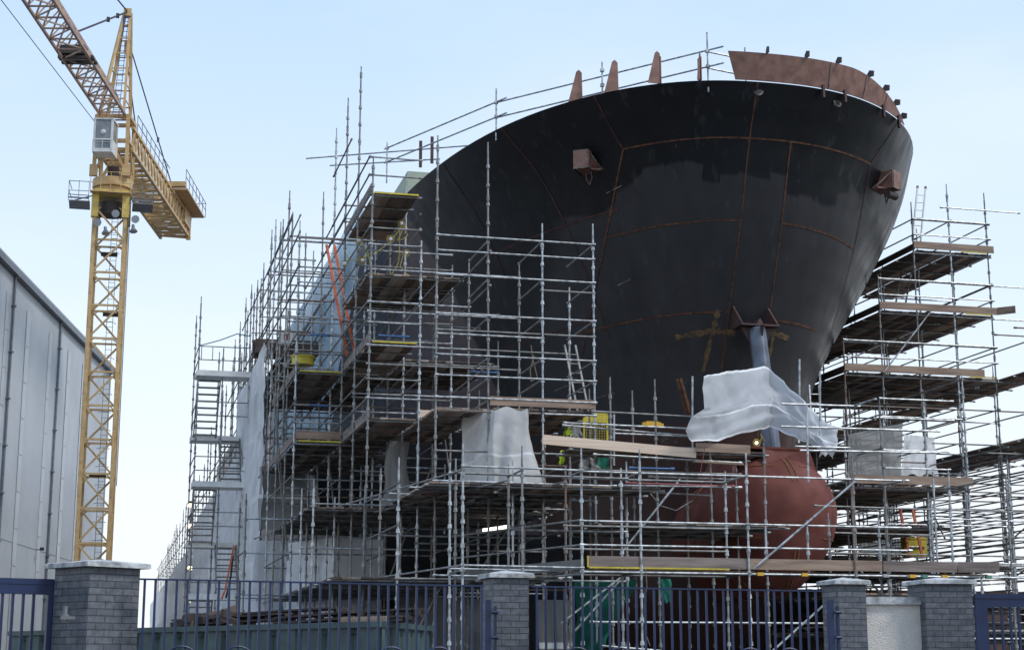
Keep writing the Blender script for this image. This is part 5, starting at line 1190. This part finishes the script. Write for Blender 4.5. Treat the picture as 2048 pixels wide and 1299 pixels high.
def gate(label, A_, B_, right=True):
    t_ = thing('steel_gate', label, 'gate', (A_.x, A_.y, 0)); d = (B_ - A_).normalized(); b_ = MB()
    wv = .16; b_.beam(A_ - U * .08, B_ - U * .08, .06, wv); b_.beam(A_ - U * 2.3, B_ - U * 2.3, .06, wv)
    e = A_ if right else B_; q = e + d * (wv / 2 if right else -wv / 2); b_.beam(q - U * .0 - U * .003, q - U * 2.38, .064, wv, up=d) ; b_.build('frame', 'blue', t_)
    b_ = MB(); b_.beam(A_ + U * .005, B_ + U * .005, .02, .014); b_.beam(A_ - U * .045 - Vector((0, .035, 0)), B_ - U * .045 - Vector((0, .035, 0)), .01, .01); b_.build('trim_strip', 'blue', t_)
    L = (B_ - A_).length; x = .24 if right else .02
    while x < L - (.0 if right else .2):
        p = A_ + d * x; b_ = MB(); b_.box((p.x, p.y, 1.25), (.028, .028, 2.3), rz=math.atan2(d.y, d.x)); b_.build('bar', 'blue', t_); x += .115
    return t_, d
gd = atz(125, 1160, 2.5); gd0 = atz(-260, 1149, 2.5)
gt, _ = gate('blue steel gate leaf at the far left with thick mitred frame', gd0, gd, False)
b_ = MB(); h0 = atz(130, 1228, 2.05); b_.tube(h0 - U * .07, h0 + U * .08, .022, 12); b_.box(h0 + Vector((.03, 0, -.03)), (.13, .08, .03)); b_.tube(h0 + Vector((.0, 0, -.05)), h0 + Vector((0, 0, .0)), .04, 12); b_.build('hinge', 'steel_dark', gt)
gate('blue steel gate leaf at the far right edge with thick mitred frame', atz(1948, 1188, 2.47), atz(2200, 1189, 2.47), True)
# ================================================================= CONTAINER WITH TIMBER
ct = thing('open_container', 'dark green ribbed steel container behind the left railing', 'container', aty(400, 1299, 29) * 1)
ca, cb2 = atz(20, 1265, 2.25), atz(764, 1247, 2.25); cd3 = atz(862, 1256, 2.25)
ca = atz(20, 1266, 2.25)
def cwall(a, c, nm):
    d = (c - a); L = d.length; d.normalize(); n_ = Vector((d.y, -d.x, 0)); b_ = MB(); x = 0
    while x < L - .01:
        for (a0, o0), (a1, o1) in zip(((0, 0), (.55, 0), (.6, -.07), (.72, -.07), (.77, 0))[:-1], ((0, 0), (.55, 0), (.6, -.07), (.72, -.07), (.77, 0))[1:]):
            p0, p1 = a + d * min(L, x + a0) + n_ * o0, a + d * min(L, x + a1) + n_ * o1; b_.quad([Vector((p0.x, p0.y, 0)), Vector((p1.x, p1.y, 0)), Vector((p1.x, p1.y, 2.2)), Vector((p0.x, p0.y, 2.2))])
        x += .77
    b_.build(nm, 'skip', ct); b_ = MB(); b_.beam(a, c, .12, .10); b_.build('top_rim', 'skip', ct)
cwall(ca, cb2, 'side_wall'); cwall(cb2, cd3, 'end_wall')
b_ = MB(); b_.quad([Vector((ca.x, ca.y, 2.1)), Vector((cb2.x, cb2.y, 2.1)), Vector((cd3.x, cd3.y, 2.1)), Vector((ca.x + (cd3.x - cb2.x), ca.y + (cd3.y - cb2.y) + 0, 2.1))]); b_.build('fill', 'timber', ct)
cdir = (cb2 - ca).normalized(); cn_ = Vector((-cdir.y, cdir.x, 0))
def on(px, off, z): 
    t_ = (px - 20) / 744.; p = ca.lerp(cb2, t_) + cn_ * off; return Vector((p.x, p.y, z))
for k, (a, c, off, z, h) in enumerate(((356, 560, .5, 2.38, .14), (400, 620, .9, 2.46, .16), (560, 690, .4, 2.36, .14), (640, 765, .6, 2.38, .16), (690, 768, .35, 2.30, .08))):
    b_ = MB(); A_, B_ = on(a, off, z - .03), on(c, off, z + .03)
    for i in range(3): b_.beam(A_ + cn_ * .16 * i + U * (h * .0), B_ + cn_ * .16 * i, .13, .04)
    for i in range(3): b_.beam(A_ + cn_ * .16 * i + U * h * .7, B_ + cn_ * .16 * i + U * h * .7, .13, .035)
    L = (B_ - A_).length; nb_ = max(2, int(L / .55))
    for i in range(nb_ + 1): q = A_.lerp(B_, i / nb_); b_.box(q + cn_ * .16 + U * h * .35, (.1, .42, h * .62))
    lab = ('grey brown pallet at the left end of the container top', 'rusty brown pallet in the pile, topmost at left', 'pallet in the middle of the pile on the container', 'topmost pallet at the right end of the pile', 'low pallet at the right end of the container')[k]
    tag(b_.build('pallet', 'timber'), lab, 'pallet', 'pallets heaped on the container')
b_ = MB(); rs = random.Random(4)
for i in range(26):
    px = rs.uniform(385, 490); p = on(px, rs.uniform(.3, 1.0), 2.35 + rs.uniform(0, .32) * (1 - abs(px - 440) / 70)); a_ = rs.uniform(0, 3.1); b_.beam(p - V3(math.cos(a_), math.sin(a_), rs.uniform(-.2, .2)) * .25, p + V3(math.cos(a_), math.sin(a_), rs.uniform(-.4, .4)) * .25, rs.uniform(.05, .18), rs.uniform(.04, .16), m=rs.choice((0, 0, 1)))
tag(b_.build('debris_heap', ['timber', 'board_b']), 'heap of broken rusty scrap and wood on the container, below the stair tower', 'scrap heap')
b_ = MB(); b_.beam(on(700, -.02, 2.34), on(765, .1, 2.34), .05, .10); tag(b_.build('loose_board', 'toe'), 'loose pale board lying on the right end of the container', 'board')
for o in bpy.data.objects:
    if '_o' in o.keys(): del o['_o']
